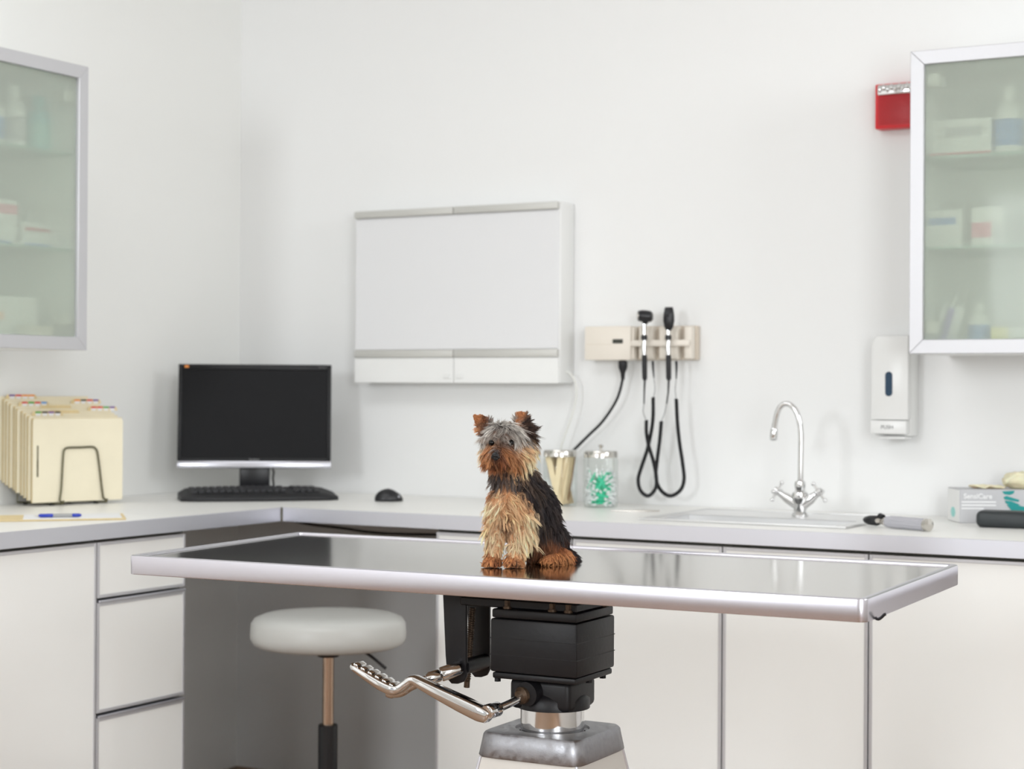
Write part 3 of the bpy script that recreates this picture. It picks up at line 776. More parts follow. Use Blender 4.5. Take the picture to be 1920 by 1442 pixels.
n = MB(); n.box((-.045, .028, -.0), (.045, .045, .06), .004, 2); n.bm.transform(Matrix.Translation((0, 0, zb0)))
n.box((-.045, .03, .01), (.045, .055, zb0+.03), .006, 2)
obj('stand_neck', n, 'black', t, world=False)
obj('stand_base', MB().lathe([(0, 0), (.11, 0), (.112, .004), (.105, .011), (.05, .015), (0, .015)], (0, .04, .0004), 40, sy=.75), 'black', t, world=False)
pts = [at(507, 872, 5.42), at(513, 884, 5.43), at(512, 897, 5.42), at(514, 912, 5.42)]; pts[-1].z = ZC+.019
obj('cable', MB().tube(smoothpath(pts), .003, 8), 'cable', t)

K1 = hit(349, 942, 2, ZC); K2 = hit(629, 939, 2, ZC)
ku = (K2-K1); kl = ku.length; ku.normalize(); krz = math.atan2(ku.y, ku.x)
t = thing('keyboard', 'black ergonomic computer keyboard in front of the monitor', 'keyboard', K1, krz)
def kz(x, y):  # top height of the keyboard body
    xn = (x-kl/2)/(kl/2)
    return .019 + .085*y - .004*xn*xn
b = MB()
NX = 36; rows = []
prof = [(0, .0006), (-.006, .004), (-.006, .012), (.004, .0175), (.05, None), (.172, None), (.182, .022), (.182, .0006)]
for i in range(NX+1):
    x = -.012+(kl+.026)*i/NX; xn = (x-kl/2)/(kl/2)
    sag = .018*xn*xn; k = 1-max(0, abs(xn)-.93)*5.5
    row = []
    for (y, z) in prof:
        z = z if z is not None else kz(x, y)+.0
        row.append(b.bm.verts.new((x, y*(.45+.55*k)+sag+(1-k)*.02, z*(.55+.45*k))))
    rows.append(row)
fs = []
for A, B in zip(rows, rows[1:]):
    for j in range(len(prof)): fs.append(b.bm.faces.new([A[j], B[j], B[(j+1) % len(prof)], A[(j+1) % len(prof)]]))
b.bm.faces.new(rows[0]); b.bm.faces.new(rows[-1][::-1])
bmesh.ops.recalc_face_normals(b.bm, faces=b.bm.faces[:])
obj('keyboard_body', b, 'blackm', t, world=False, smooth=50)
kk = None
for r_ in range(5):
    for c_ in range(19):
        x = .03+c_*(kl-.055)/19+ (r_ % 2)*.003; y = .062+r_*.0215
        if c_ in (14,) or (c_ in (15, 16, 17) and r_ == 2): continue
        xn = (x-kl/2)/(kl/2)
        if kk is None:
            kk = obj('key', MB().box((-.0086, -.0088, 0), (.0086, .0088, .007), .002, 2), 'black', t, world=False)
            k_ = kk
        else:
            k_ = kk.copy(); COL.objects.link(k_); k_.parent = t
        k_.location = (x, y+.018*xn*xn, kz(x, y)-.0015); k_.rotation_euler = (.085, 0, 0)
p = hit(729, 940, 2, ZC)
t = thing('computer_mouse', 'black wireless computer mouse to the right of the keyboard', 'computer mouse', p, CYAW+math.radians(8))
b = MB(); b.ell((0, 0, .006), (.041, .029, .031), n=32)
for v in b.bm.verts:
    if v.co.z < .0006: v.co.z = .0006
    v.co.z *= 1 + .25*min(0, -v.co.x)/.041 if v.co.x > 0 else 1
obj('mouse_shell', b, 'black', t, world=False, smooth=60)
obj('round_badge', MB().ell((.026, -.0165, .0135), (.005, .004, .004), n=12), 'silver', t, world=False)

# ---------------------------------------------------------------- folder rack and folders
FU = Vector((.29, .957, 0)).normalized(); FN = Vector((FU.y, -FU.x, 0))     # along the face / out of it
FC = Vector((.1475, -.91, ZC))
frz = math.atan2(FU.y, FU.x)
t = thing('folder_rack', 'bronze wire desk rack holding the manila folders on the left worktop', 'file rack', (FC.x, FC.y, ZC), frz)
# local: x along face, -y out of it
r_ = .0028
def L3(px, py, y=-.022):     # pixel on the vertical plane of the front hoop
    o = CPOS-FC; d = ray(px, py); n_ = -FN
    tt = (y-(o.dot(n_)))/d.dot(n_); P = o+d*tt
    return Vector((P.dot(FU), y, P.z))
w = MB()
hoop = [L3(112, 938), L3(115, 915), L3(117, 880), L3(119, 850), L3(122, 842), L3(130, 839.5), L3(150, 839), L3(172, 838), L3(179, 841), L3(183, 850), L3(187, 880), L3(191, 915), L3(193.5, 933)]
w.tube(smoothpath(hoop, 5), r_, 8)
for q_, sx_ in ((hoop[0], 0), (hoop[-1], 1)):
    cur = [q_, q_+Vector((.004, -.006, -.006)), Vector((q_.x+.005, -.034, .012)), Vector((q_.x+.003, -.034, .0065)), Vector((q_.x, -.028, .0058)), Vector((q_.x-.028, .02, .0058)), Vector((q_.x-.085, .115, .0058))]
    if sx_ == 0: cur[-1] = Vector((q_.x-.06, .10, .0058))
    w.tube(smoothpath(cur, 6), r_, 8)
obj('front_hoop', w, 'wire', t, world=False)
for k in range(1, 5):
    y = -.017+.0125*2*k-.0022; hh = MB(); x0 = hoop[0].x-.018*k; x1 = hoop[-1].x-.018*k; zz = .14-.01*k
    hh.tube(smoothpath([(x0, y, .0065), (x0+.005, y, zz-.01), (x0+.015, y, zz), (x1-.012, y, zz), (x1-.004, y, zz-.01), (x1, y, .0065)], 5), .0015, 8)
    obj('divider_hoop', hh, 'wire', t, world=False)
for q_ in (hoop[0], hoop[-1]):
    for (dx, dy) in ((-.012, -.004), (-.05, .075)):
        obj('rubber_foot', MB().lathe([(0, 0), (.005, 0), (.006, .003), (.005, .0062), (0, .0062)], (q_.x+dx, dy, .0004), 14, sx=1.3), 'blackm', t, world=False)
fold_desc = ['front manila folder in the wire rack, with a long slot at its left',
             'second manila folder from the front, green and black tab stickers', 'third manila folder from the front in the rack',
             'fourth manila folder from the front, red and green stickers on its right', 'fifth manila folder from the front in the rack',
             'sixth manila folder from the front, red and blue tab stickers', 'seventh manila folder from the front, orange and black stickers on its right',
             'eighth manila folder from the front in the rack', 'ninth manila folder from the front, purple and orange tab stickers',
             'rearmost manila folder in the rack, against the wall']
tabs = {1: (-.115, ['lgreen', 'lblk', 'purple', 'lblk']), 3: (.075, ['lred', 'lred', 'lgreen', 'purple']), 5: (-.115, ['lred', 'lgreen', 'lred', 'lblue']), 6: (.06, ['orange', 'lblk', 'lred', 'purple']), 8: (-.12, ['purple', 'lred', 'orange', 'orange'])}
for k in range(10):
    Wf, Hf = .278, .228
    yk = -.017+k*.0125; lift = .0095+.0065*k; sh = random.uniform(-.004, .002)-.0045*k
    lean = 0   # fan out at the top towards the front
    R = Matrix.Rotation(lean*-.35, 4, 'X'); T_ = Matrix.Translation((sh, yk, lift)) @ R
    t = thing('manila_folder', fold_desc[k], 'folder', FC+FU*sh-FN*yk+Vector((0, 0, lift)), frz, 'manila folders in the rack')
    def put(b, name, mt, par=None, label=None):
        b.bm.transform(Matrix.Translation((-0, 0, 0)) @ R); return obj(name, b, mt, par or t, world=False, label=label)
    tab = tabs.get(k); th2 = .0012
    pts = [(-Wf/2, 0, 0), (Wf/2-.004, 0, 0), (Wf/2, 0, .004), (Wf/2, 0, Hf-.008), (Wf/2-.006, 0, Hf)]
    pts += [(-Wf/2+.004, 0, Hf), (-Wf/2, 0, Hf-.006)]
    put(MB().prism(pts, (0, th2, 0)), 'front_leaf', 'manila')
    back = [(-Wf/2, 0, 0), (Wf/2, 0, 0), (Wf/2, 0, Hf+.001)]
    if tab: back += [(tab[0]+.085, 0, Hf+.001), (tab[0]+.08, 0, Hf+.012), (tab[0]-.006, 0, Hf+.012), (tab[0]-.012, 0, Hf+.001)]
    elif k % 2 == 0 and k: back += [(.03, 0, Hf+.001), (.025, 0, Hf+.010), (-.06, 0, Hf+.010), (-.066, 0, Hf+.001)]
    back += [(-Wf/2, 0, Hf+.001)]
    bb = MB().prism(back, (0, th2, 0)); bb.bm.transform(Matrix.Translation((0, .0066, 0))); put(bb, 'back_leaf', 'manila2')
    sp = MB().box((-Wf/2+.012, th2+.0004, .003), (Wf/2-.014, .0066, Hf-.012)); put(sp, 'papers', 'paper')
    if k == 0:
        sl = MB().box((-Wf/2+.012, -.0005, .07), (-Wf/2+.017, -.0001, .115), .0002, 1); sl.box((-Wf/2+.0125, -.0005, .115), (-Wf/2+.0165, -.0001, .155)); put(sl, 'slot', 'wire')
    if tab:
        for j, cname in enumerate(tab[1]):
            lb = MB().box((tab[0]+.0195*j, .0062, Hf+.0075), (tab[0]+.0175+.0195*j, .0068, Hf+.0125)); put(lb, 'tab_sticker', cname)
            lb = MB().box((tab[0]+.001+.0195*j, .0063, Hf+.001), (tab[0]+.0165+.0195*j, .0068, Hf+.007)); put(lb, 'tab_sticker', 'paper')

# ---------------------------------------------------------------- papers and pen
FR_ = hit(236, 975, 2, ZC); FL_ = hit(0, 979, 2, ZC); du = (FL_-FR_).normalized(); dv = Vector((-du.y, du.x, 0))
BR_ = hit(230, 964, 2, ZC); dv = (BR_-FR_).normalized()
b = MB(); b.prism([(0, 0, 0), du*.34, du*.34+dv*.2, dv*.2], (0, 0, .0008)); b.prism([Vector((0, 0, .0014))-du*.001, du*.34+Vector((0, 0, .0014)), du*.34+dv*.2+Vector((0, 0, .0014)), dv*.2+Vector((0, 0, .0014))], (0, 0, .0008))
o = obj('manila_folder', b, 'manila2', smooth=0); o.location = FR_+Vector((0, 0, .0004)); tag(o, 'manila folder lying flat on the left worktop under the white sheet', 'folder')
b = MB(); s0 = du*.008+dv*.03
b.prism([s0, s0+du*.235, s0+du*.235+dv*.16, s0+dv*.165], (0, 0, .0009))
o = obj('paper_sheet', b, 'paper', smooth=0); o.location = FR_+Vector((0, 0, .0029)); tag(o, 'white printed sheet lying on the flat manila folder under the pen', 'paper')
a = hit(64, 967, 2, ZC+.009); b_ = hit(153, 966, 2, ZC+.009); ax = (b_-a).normalized(); ln = (b_-a).length
t = thing('ballpoint_pen', 'blue and clear ballpoint pen lying on the white sheet', 'pen', (a+b_)/2)
obj('grip', MB().tube([a+ax*ln*.09, a+ax*ln*.13, a+ax*ln*.38, a+ax*ln*.40], [.0025, .0045, .0048, .0042], 14), 'blue', t)
obj('tip', MB().tube([a, a+ax*ln*.09], [.0006, .003], 10), 'nickel', t)
obj('barrel', MB().tube([a+ax*ln*.40, a+ax*ln*.56, a+ax*ln*.80], [.0042, .0043, .0043], 14), 'txtl', t)
obj('cap_end', MB().tube([a+ax*ln*.80, a+ax*ln*.82, a+ax*ln*.95, a+ax*ln], [.0043, .0047, .0043, .002], 14), 'blue', t)
# cable under the worktop in the kneehole
pts = [P_(530, 979, -.55), P_(580, 983, -.50), P_(640, 990, -.45), P_(720, 1000, -.45), P_(810, 1012, -.5)]
for p in pts: p.z = min(p.z, ZC-TH-.010)
pts[0].z = ZC-TH-.005; pts[-1] = Vector((1.176, pts[-1].y, ZC-TH-.03))
tag(obj('cable', MB().tube(smoothpath(pts), .004, 8), 'cable', loc=pts[0]), 'dark cable hanging under the worktop across the kneehole', 'cable')

# ---------------------------------------------------------------- stool
SD = 4.5; sc = at(616, 1180, SD)
t = thing('stool', 'round white vinyl stool on a chrome gas column in front of the kneehole', 'stool', (sc.x, sc.y, 0))
R_ = .1955; zt_ = sc.z+.036; zl = sc.z-.040
Lz = lambda pr: [(r, z) for r, z in pr]
obj('seat', MB().lathe([(0, zl), (R_-.02, zl), (R_-.008, zl+.006), (R_-.001, zl+.018), (R_, zl+.03), (R_-.002, zt_-.02), (R_-.01, zt_-.008), (R_-.03, zt_), (R_*.5, zt_+.004), (0, zt_+.005)], (0, 0, 0), 64), 'vinyl', t, world=False, smooth=60)
px2 = SD/CF
obj('hub', MB().lathe([(0, zl-.028), (.026, zl-.028), (.033, zl-.020), (.036, zl-.0005), (0, zl-.0005)], (0, 0, 0), 24), 'black', t, world=False)
zc1 = sc.z-(1358-1180)*px2
obj('column', MB().cyl((0, 0, zc1-.05), (0, 0, zl-.028), .0145), 'copper', t, world=False)
obj('column_sleeve', MB().cyl((0, 0, .085), (0, 0, zc1), .0245, bev=.002), 'black', t, world=False)
lv0 = Vector((.03, -.0, zl-.012)); cr3 = Vector((CR.x, CR.y, 0)).normalized()
obj('height_lever', MB().tube(smoothpath([cr3*.03+Vector((0, 0, zl-.012)), cr3*.06+Vector((0, 0, zl-.004)), cr3*.10+Vector((0, 0, zl-.022)), cr3*.145+Vector((0, 0, zl-.058))], 6), .004, 8), 'black', t, world=False)
obj('base_hub', MB().lathe([(0, .06), (.035, .06), (.035, .085), (.027, .1), (0, .1)], (0, 0, 0), 24), 'black', t, world=False)
for k in range(5):
    a = 2*PI*k/5+.3; d = Vector((math.cos(a), math.sin(a), 0))
    l = obj('leg', MB().tube([d*.02+Vector((0, 0, .08)), d*.14+Vector((0, 0, .076)), d*.25+Vector((0, 0, .064))], [.017, .014, .012], 10), 'chrome_r', t, world=False)
    s_ = Vector((-d.y, d.x, 0))
    obj('caster', MB().cyl(d*.25-s_*.012+Vector((0, 0, .0255)), d*.25+s_*.012+Vector((0, 0, .0255)), .025, bev=.004).cyl(d*.25+Vector((0, 0, .03)), d*.25+Vector((0, 0, .064)), .006), 'black', l, world=False)
# ---------------------------------------------------------------- examination table
TO = Vector((2.1368, -1.918, 0)); TRZ = .0213; TLn, TWd, TZ = 1.3417, .5258, .93
tu = Vector((math.cos(TRZ), math.sin(TRZ), 0)); tv = Vector((-tu.y, tu.x, 0))
def TL(px, py, y):                      # point of the table's frame, on its plane local y
    o = CPOS-TO; d = ray(px, py); t_ = (y-o.dot(tv))/d.dot(tv); P = o+d*t_
    return Vector((P.dot(tu), y, P.z))
table = thing('examination_table', 'stainless steel veterinary examination table on a hydraulic pedestal with chrome foot levers', 'examination table', TO, TRZ)
def ringpts(inset, z, r):
    hx, hy = TLn/2-inset, TWd/2-inset; out = []
    r = max(r, .0005)
    for cx_, cy_, a0 in ((hx-r, hy-r, 0), (-hx+r, hy-r, PI/2), (-hx+r, -hy+r, PI), (hx-r, -hy+r, 1.5*PI)):
        for k in range(9):
            a = a0+PI/2*k/8; x = cx_+r*math.cos(a); y = cy_+r*math.sin(a)
            out.append(Vector((x, y, z+.0018*x+.0122*y)))
    return out
def rings(mb, spec, cap0=False, cap1=False):
    RR = [[mb.bm.verts.new(p) for p in ringpts(*s)] for s in spec]
    for A, B in zip(RR, RR[1:]):
        n = len(A)
        for j in range(n): mb.bm.faces.new([A[j], A[(j+1) % n], B[(j+1) % n], B[j]])
    if cap0: mb.bm.faces.new(RR[0][::-1])
    if cap1: mb.bm.faces.new(RR[-1])
    return mb
rim = rings(MB(), [(.012, TZ-.034, .006), (.003, TZ-.034, .013), (.0005, TZ-.0335, .0135), (0, TZ-.032, .014), (0, TZ-.0025, .014), (.0006, TZ-.0008, .0135), (.002, TZ, .013), (.011, TZ, .006), (.0125, TZ-.0006, .005), (.0135, TZ-.0035, .004), (.0135, TZ-.0338, .004), (.012, TZ-.034, .006)])
obj('edge_rim', rim, 'steel_e', table, world=False, smooth=30)
top = rings(MB(), [(.0137, TZ-.033, .004), (.0137, TZ-.0034, .004)], True, True)
obj('tabletop', top, 'steel', table, world=False, smooth=0)
cx, cy = .047, -.012
P3 = lambda x, y, z: Vector((x, y, z))
obj('mounting_plate', MB().box((-.15, -.05, .868), (.19, .05, .893), .003, 2).box((-.10, -.075, .853), (cx+.075, .065, .8675), .002, 1), 'iron', table, world=False)
hb = MB(); hs_ = .0815; hsy = .075
hb.box((cx-hs_, cy-hsy, .7465), (cx+hs_, cy+hsy, .8365), .004, 2)
for z0, z1, i in ((.8375, .8525, .002), (.735, .7455, .003)): hb.box((cx-hs_+i, cy-hsy+i, z0), (cx+hs_-i, cy+hsy-i, z1), .003, 2)
for z_ in (.775, .803): hb.box((cx-hs_-.0002, cy-hsy-.0002, z_), (cx+hs_+.0002, cy+hsy+.0002, z_+.0012))
obj('gear_housing', hb, 'iron', table, world=False)
for bx_, by_ in ((-.055, -.062), (.03, -.062), (.06, -.062), (.07, .05)):
    obj('bolt', MB().cyl((cx+bx_, cy+by_, .8527), (cx+bx_, cy+by_, .8665), .006, n=6).cyl((cx+bx_, cy+by_, .8527), (cx+bx_, cy+by_, .857), .008, n=12), 'rust', table, world=False)
for bx_, by_ in ((-.072, -.064), (.068, .0), (.068, .055)):
    obj('bolt', MB().cyl((cx+bx_, cy+by_, .729), (cx+bx_, cy+by_, .7349), .006, n=6), 'iron', table, world=False)
cl = MB(); cl.box((cx-.058, cy-.05, .6825), (cx+.056, cy+.055, .7345), .010, 3)
cl.lathe([(.062, 0), (.062, .016), (.05, .03)], (cx+.001, cy+.002, .6825), 40)
obj('collar_block', cl, 'iron', table, world=False, smooth=50)
obj('hydraulic_piston', MB().cyl((cx, cy, .55), (cx, cy, .682), .0545, n=56), 'chrome', table, world=False)
a = TL(1010, 1352, cy-.052); obj('set_screw', MB().tube([a+Vector((0, -.002, .0)), a+Vector((0, .006, 0))], .0055, 14), 'iron', table, world=False)
# cast cap with a round opening
cap = MB(); N = 48; zc = .6475
def sq(h, k, r=.012):    # rounded square point k of N
    a = 2*PI*k/N+PI/N; c_, s_ = math.cos(a), math.sin(a); p_ = 10
    f_ = (abs(c_)**p_+abs(s_)**p_)**(-1/p_)
    return c_*f_*h, s_*f_*h
spec = [('c', .0565, zc-.03), ('c', .0565, zc-.006), ('c', .062, zc-.004), ('c', .0635, zc), ('s', .084, zc), ('s', .0895, zc-.0008), ('s', .0925, zc-.005), ('s', .0985, zc-.040), ('s', .0975, zc-.042), ('s', .094, zc-.042)]
RR = []
for kind, h, z in spec:
    ring = []
    for k in range(N):
        if kind == 'c': a = 2*PI*k/N+PI/N; x, y = h*math.cos(a), h*math.sin(a)
        else: x, y = sq(h, k)
        ring.append(cap.bm.verts.new((cx+x, cy+y, z)))
    RR.append(ring)
for A, B in zip(RR, RR[1:]):
    for j in range(N): cap.bm.faces.new([A[j], A[(j+1) % N], B[(j+1) % N], B[j]])
bmesh.ops.recalc_face_normals(cap.bm, faces=cap.bm.faces[:])
for f in cap.bm.faces: f.normal_flip() if False else None
obj('pedestal_cap', cap, 'castalu', table, world=False, smooth=40)
ped = MB(); RR = []
for h, z in ((.0895, .606), (.2, .03), (.205, .0005)):
    RR.append([ped.bm.verts.new((cx+a*h, cy+b_*h, z)) for a, b_ in ((-1, -1), (1, -1), (1, 1), (-1, 1))])
for A, B in zip(RR, RR[1:]):
    for j in range(4): ped.bm.faces.new([A[j], B[j], B[(j+1) % 4], A[(j+1) % 4]])
ped.bm.faces.new(RR[0]); ped.bm.faces.new(RR[-1][::-1]); bmesh.ops.recalc_face_normals(ped.bm, faces=ped.bm.faces[:])
obj('pedestal', ped, 'base', table, world=False, smooth=0)
for a, b_ in ((-1, -1), (1, -1), (1, 1), (-1, 1)):
    obj('corner_trim', MB().tube([(cx+a*.090, cy+b_*.090, .605), (cx+a*.2003, cy+b_*.2003, .03)], .0028, 8), 'alu', table, world=False)
# brackets left of the housing
def plate(y, name):
    pp = [TL(829, 1105, -.072), TL(874, 1105, -.072), TL(873.5, 1150, -.072), TL(873.5, 1268, -.072), TL(868, 1279, -.072), TL(858, 1282.5, -.072), TL(846, 1282, -.072), TL(839, 1274, -.072), TL(835, 1230, -.072)]
    pp[0].z = pp[1].z = .893
    b = MB().prism([(p.x, y, p.z) for p in pp], (0, .007, 0), .0012, 2); return obj(name, b, 'iron', table, world=False)
plate(-.072, 'bracket_plate'); plate(.010, 'bracket_plate')
tc = TL(858, 1256, -.072); tc = Vector((tc.x+.006, 0, tc.z+.004))
obj('pivot_tube', MB().tube([(tc.x, -.0645, tc.z), (tc.x, .0095, tc.z)], .0135, 24), 'iron', table, world=False)
a = TL(886, 1140, -.03); b_ = TL(875, 1289, -.03); rod = MB()
pts = []; n = 260; dv_ = (b_-a)
rod.tube([a, b_], .0052, 12)
for k in range(n): pts.append(a+dv_*(k/n)*.92+Vector((math.cos(k*.8)*.0056, math.sin(k*.8)*.0056, 0)))
rod.tube(pts, .0011, 4)
a.z = .868
obj('threaded_rod', rod, 'rust', table, world=False, label='worn threaded rod')
# pedals: lever plane y
def pedal(yp, hubpx, path, tailbump=True, name='foot_lever'):
    """path: list of (px, py, half height, half width)"""
    b = MB(); R4 = []
    P = [(TL(p[0], p[1], -.14), p[2], p[3]) for p in path]
    P = [(p, hh*1.35, hw_) for p, hh, hw_ in P]
    for p, hh, hw_ in P: p.y = yp
    n = len(P); pos = []
    # densify
    ctr = smoothpath([p for p, _, _ in P], 6); m_ = len(ctr)
    def ival(i, key):
        f_ = i/6; j = min(n-2, int(f_)); t_ = f_-j; return P[j][key]*(1-t_)+P[j+1][key]*t_
    for i, c_ in enumerate(ctr):
        tg = (ctr[min(i+1, m_-1)]-ctr[max(i-1, 0)]).normalized(); nn = Vector((-tg.z, 0, tg.x)); nn = nn if nn.z > 0 else -nn
        hh = ival(i, 1); hw_ = ival(i, 2); ring = []
        for k in range(16):
            a_ = 2*PI*k/16; ca, sa = math.cos(a_), math.sin(a_)
            e_ = .55
            ring.append(b.bm.verts.new(c_+nn*hh*math.copysign(abs(sa)**e_, sa)+Vector((0, 1, 0))*hw_*math.copysign(abs(ca)**e_, ca)))
        R4.append(ring)
    for A, B in zip(R4, R4[1:]):
        for j in range(16): b.bm.faces.new([A[j], A[(j+1) % 16], B[(j+1) % 16], B[j]])
    b.bm.faces.new(R4[0][::-1]); b.bm.faces.new(R4[-1])
    bmesh.ops.recalc_face_normals(b.bm, faces=b.bm.faces[:])
    return b
path = [(668.5, 1245, .0035, .010), (676, 1250, .005, .0145), (700, 1265, .0065, .017), (724, 1280, .0075, .018), (745, 1290, .0075, .017), (757, 1289, .006, .014), (770, 1279.5, .0055, .012), (781, 1273, .006, .0115), (795, 1279, .0068, .0115), (830, 1297, .0085, .013), (870, 1317, .0100, .0135), (905, 1334, .0105, .0135), (921, 1341, .0085, .012), (925, 1343, .005, .009)]
pb = pedal(-.15, None, path)
hub = TL(922, 1334, -.14); sh1 = TL(984, 1303, -.075)
hub.y = -.151
pb.tube([(hub.x-.001, -.158, hub.z+.001), (hub.x-.001, -.155, hub.z+.001), (hub.x+.002, -.125, hub.z+.002), (hub.x+.002, -.123, hub.z+.002)], [.0105, .0125, .0125, .0105], 24)
lv = obj('foot_lever', pb, 'chrome', table, world=False, smooth=50)
tr = MB()
for k in range(6):
    p = TL(681+k*13.3, 1243.5+k*7.6, -.14); d_ = Vector((.866, 0, -.42)).normalized()
    tr.box(Vector((p.x, -.1645, p.z-.0005))-Vector((.0048, 0, .0022)), Vector((p.x, -.1355, p.z-.0005))+Vector((.0048, 0, .0022)), .0012, 2, R=Matrix.Rotation(math.radians(31), 3, 'Y'))
obj('tread_pad', tr, 'chrome', lv, world=False)
obj('lever_shaft', MB().tube([(hub.x+.002, -.1225, hub.z+.002), (hub.x+.012, -.1, hub.z+.008), (sh1.x, -.062, sh1.z)], .0066, 20), 'chrome', table, world=False)
obj('shaft_collar', MB().tube([(sh1.x-.006, -.084, sh1.z-.002), (sh1.x-.005, -.080, sh1.z-.001), (sh1.x, -.063, sh1.z)], [.010, .0145, .0165], 24), 'rust', table, world=False)
obj('shaft_boss', MB().tube([(sh1.x+.004, -.078, sh1.z+.002), (sh1.x+.006, -.050, sh1.z+.004)], [.0205, .024], 24), 'iron', table, world=False)
# second lever, from the bracket's pivot tube, behind the first
e0 = Vector((tc.x, -.0725, tc.z)); e1 = TL(806, 1272, -.115)
sb = MB(); sb.tube([e0, e0.lerp(e1, .08), e0.lerp(e1, .62), e0.lerp(e1, .66)], [.011, .0125, .0125, .011], 24)
sb.tube([e0.lerp(e1, .68), e0.lerp(e1, .71), e1, e1+(e1-e0)*.12], [.010, .0112, .0112, .008], 24)
ff = obj('lever_shaft', sb, 'chrome', table, world=False)
b2 = MB(); q_ = [e1+(e1-e0)*.05, TL(790, 1278, -.118), TL(770, 1287, -.118), TL(752, 1298, -.118), TL(735, 1300, -.118), TL(727, 1297, -.118)]
b2.tube(smoothpath(q_, 5), [.008]*20+[.009]*5+[.006], 16)
obj('foot_lever', b2, 'chrome', table, world=False, smooth=60, label='second chrome foot lever, mostly hidden behind the first')
# hooks under the right end
hk = [TL(1638, 1153, -.215), TL(1641, 1158, -.215), TL(1647, 1161, -.215), TL(1653, 1157.5, -.215), TL(1658, 1152.5, -.215), TL(1661, 1152, -.215)]
hk[0].z += .004
obj('strap_hook', MB().tube(smoothpath(hk, 5), .0022, 8), 'iron', table, world=False)
# ---------------------------------------------------------------- the dog
DS = .000872                                    # metres per photo pixel at the dog
D0 = hit(965, 1064, 2, TZ-.0034+.0018*.04-.0122*.13)
dog = thing('dog', 'small seated terrier with black back, tan chest and silver-grey head on the table', 'dog', D0, CYAW)
def G(X, Z, Y):                                 # px right, px up as seen, px away -> dog frame, metres
    return np.array([X, Y, Z-.098*Y])*DS
def GV(X, Z, Y): return Vector(G(X, Z, Y))
sk = MB()
def cap_(a, b, ra, rb, k=10):
    a = GV(*a); b = GV(*b)
    for i in range(k+1):
        t_ = i/k; sk.ell(a.lerp(b, t_), (ra*(1-t_)+rb*t_)*DS, n=20)
def el_(c, r, ry=0, rz=0, rx=0):
    sk.ell(GV(*c), tuple(v*DS for v in (r[0], r[2], r[1])), R=Euler((math.radians(rx), math.radians(ry), math.radians(rz))).to_matrix(), n=28)
# radii given as (x, z, y)
el_((-20, 238, 8), (40, 37, 36)); el_((-23, 248, -8), (32, 24, 25)); el_((-28, 218, -12), (33, 24, 26)); el_((8, 226, 8), (26, 30, 28)); el_((-14, 208, -2), (34, 18, 28))
cap_((-31, 219, -22), (-36, 208, -48), 16, 11); el_((-36, 200, -38), (14, 9, 14))
cap_((-18, 205, 12), (0, 150, 22), 31, 37)
el_((-2, 130, 18), (44, 45, 38)); el_((-12, 108, 2), (36, 40, 30)); cap_((0, 135, 25), (48, 60, 75), 42, 44); cap_((48, 100, 60), (56, 45, 90), 33, 40); cap_((18, 172, 42), (50, 118, 62), 24, 33)
el_((22, 140, 30), (28, 34, 34)); el_((50, 95, 62), (34, 48, 40), ry=20); el_((62, 55, 90), (42, 40, 42)); el_((62, 42, 62), (30, 32, 22), ry=-20)
cap_((80, 28, 62), (98, 22, 52), 18, 13); cap_((98, 17, 52), (72, 16, 28), 12, 11); el_((66, 15, 22), (15, 8, 12))
cap_((12, 70, 30), (42, 40, 66), 26, 30)
cap_((-30, 105, 4), (-38, 50, 4), 22, 15); cap_((-38, 50, 4), (-42, 14, 6), 15, 12); el_((-42, 11, -2), (17, 10, 17)); el_((-50, 9, -8), (9, 8, 10)); el_((-36, 9, -12), (9, 8, 10))
cap_((12, 105, 2), (6, 50, -2), 25, 17); cap_((6, 50, -2), (-2, 14, -4), 17, 13); el_((-3, 11, -10), (18, 10, 17)); el_((-12, 8, -18), (8, 7, 9)); el_((2, 8, -20), (8, 7, 9))
cap_((92, 30, 92), (118, 20, 100), 14, 7)
# ears
def ear(poly, n, th):
    nrm = Vector(n).normalized()*th*DS
    sk.prism([GV(*p)-nrm/2 for p in poly], nrm)
earL = [(-79, 282, 0), (-83, 291, -1), (-79, 292, -1), (-66, 293, 0), (-55, 288, 2), (-45, 278, 6), (-40, 262, 10), (-44, 246, 10), (-60, 244, 6), (-70, 258, 2)]
ear(earL, (.25, -1, .15), 6)
earR = [(-2, 288, 4), (2, 297, 2), (10, 300, 2), (20, 296, 6), (27, 282, 12), (34, 266, 18), (36, 246, 20), (24, 232, 18), (8, 246, 10), (0, 264, 6)]
ear(earR, (.55, -1, .15), 7)
tmp = bpy.data.meshes.new('dog_base'); sk.bm.to_mesh(tmp); sk.bm.free()
to = bpy.data.objects.new('dog_base', tmp); COL.objects.link(to)
md = to.modifiers.new('r', 'REMESH'); md.mode = 'VOXEL'; md.voxel_size = .0021
ms = to.modifiers.new('s', 'SMOOTH'); ms.factor = .5; ms.iterations = 5
dg = bpy.context.evaluated_depsgraph_get(); dg.update()
bm_ = bpy.data.meshes.new_from_object(to.evaluated_get(dg))
bpy.data.objects.remove(to)
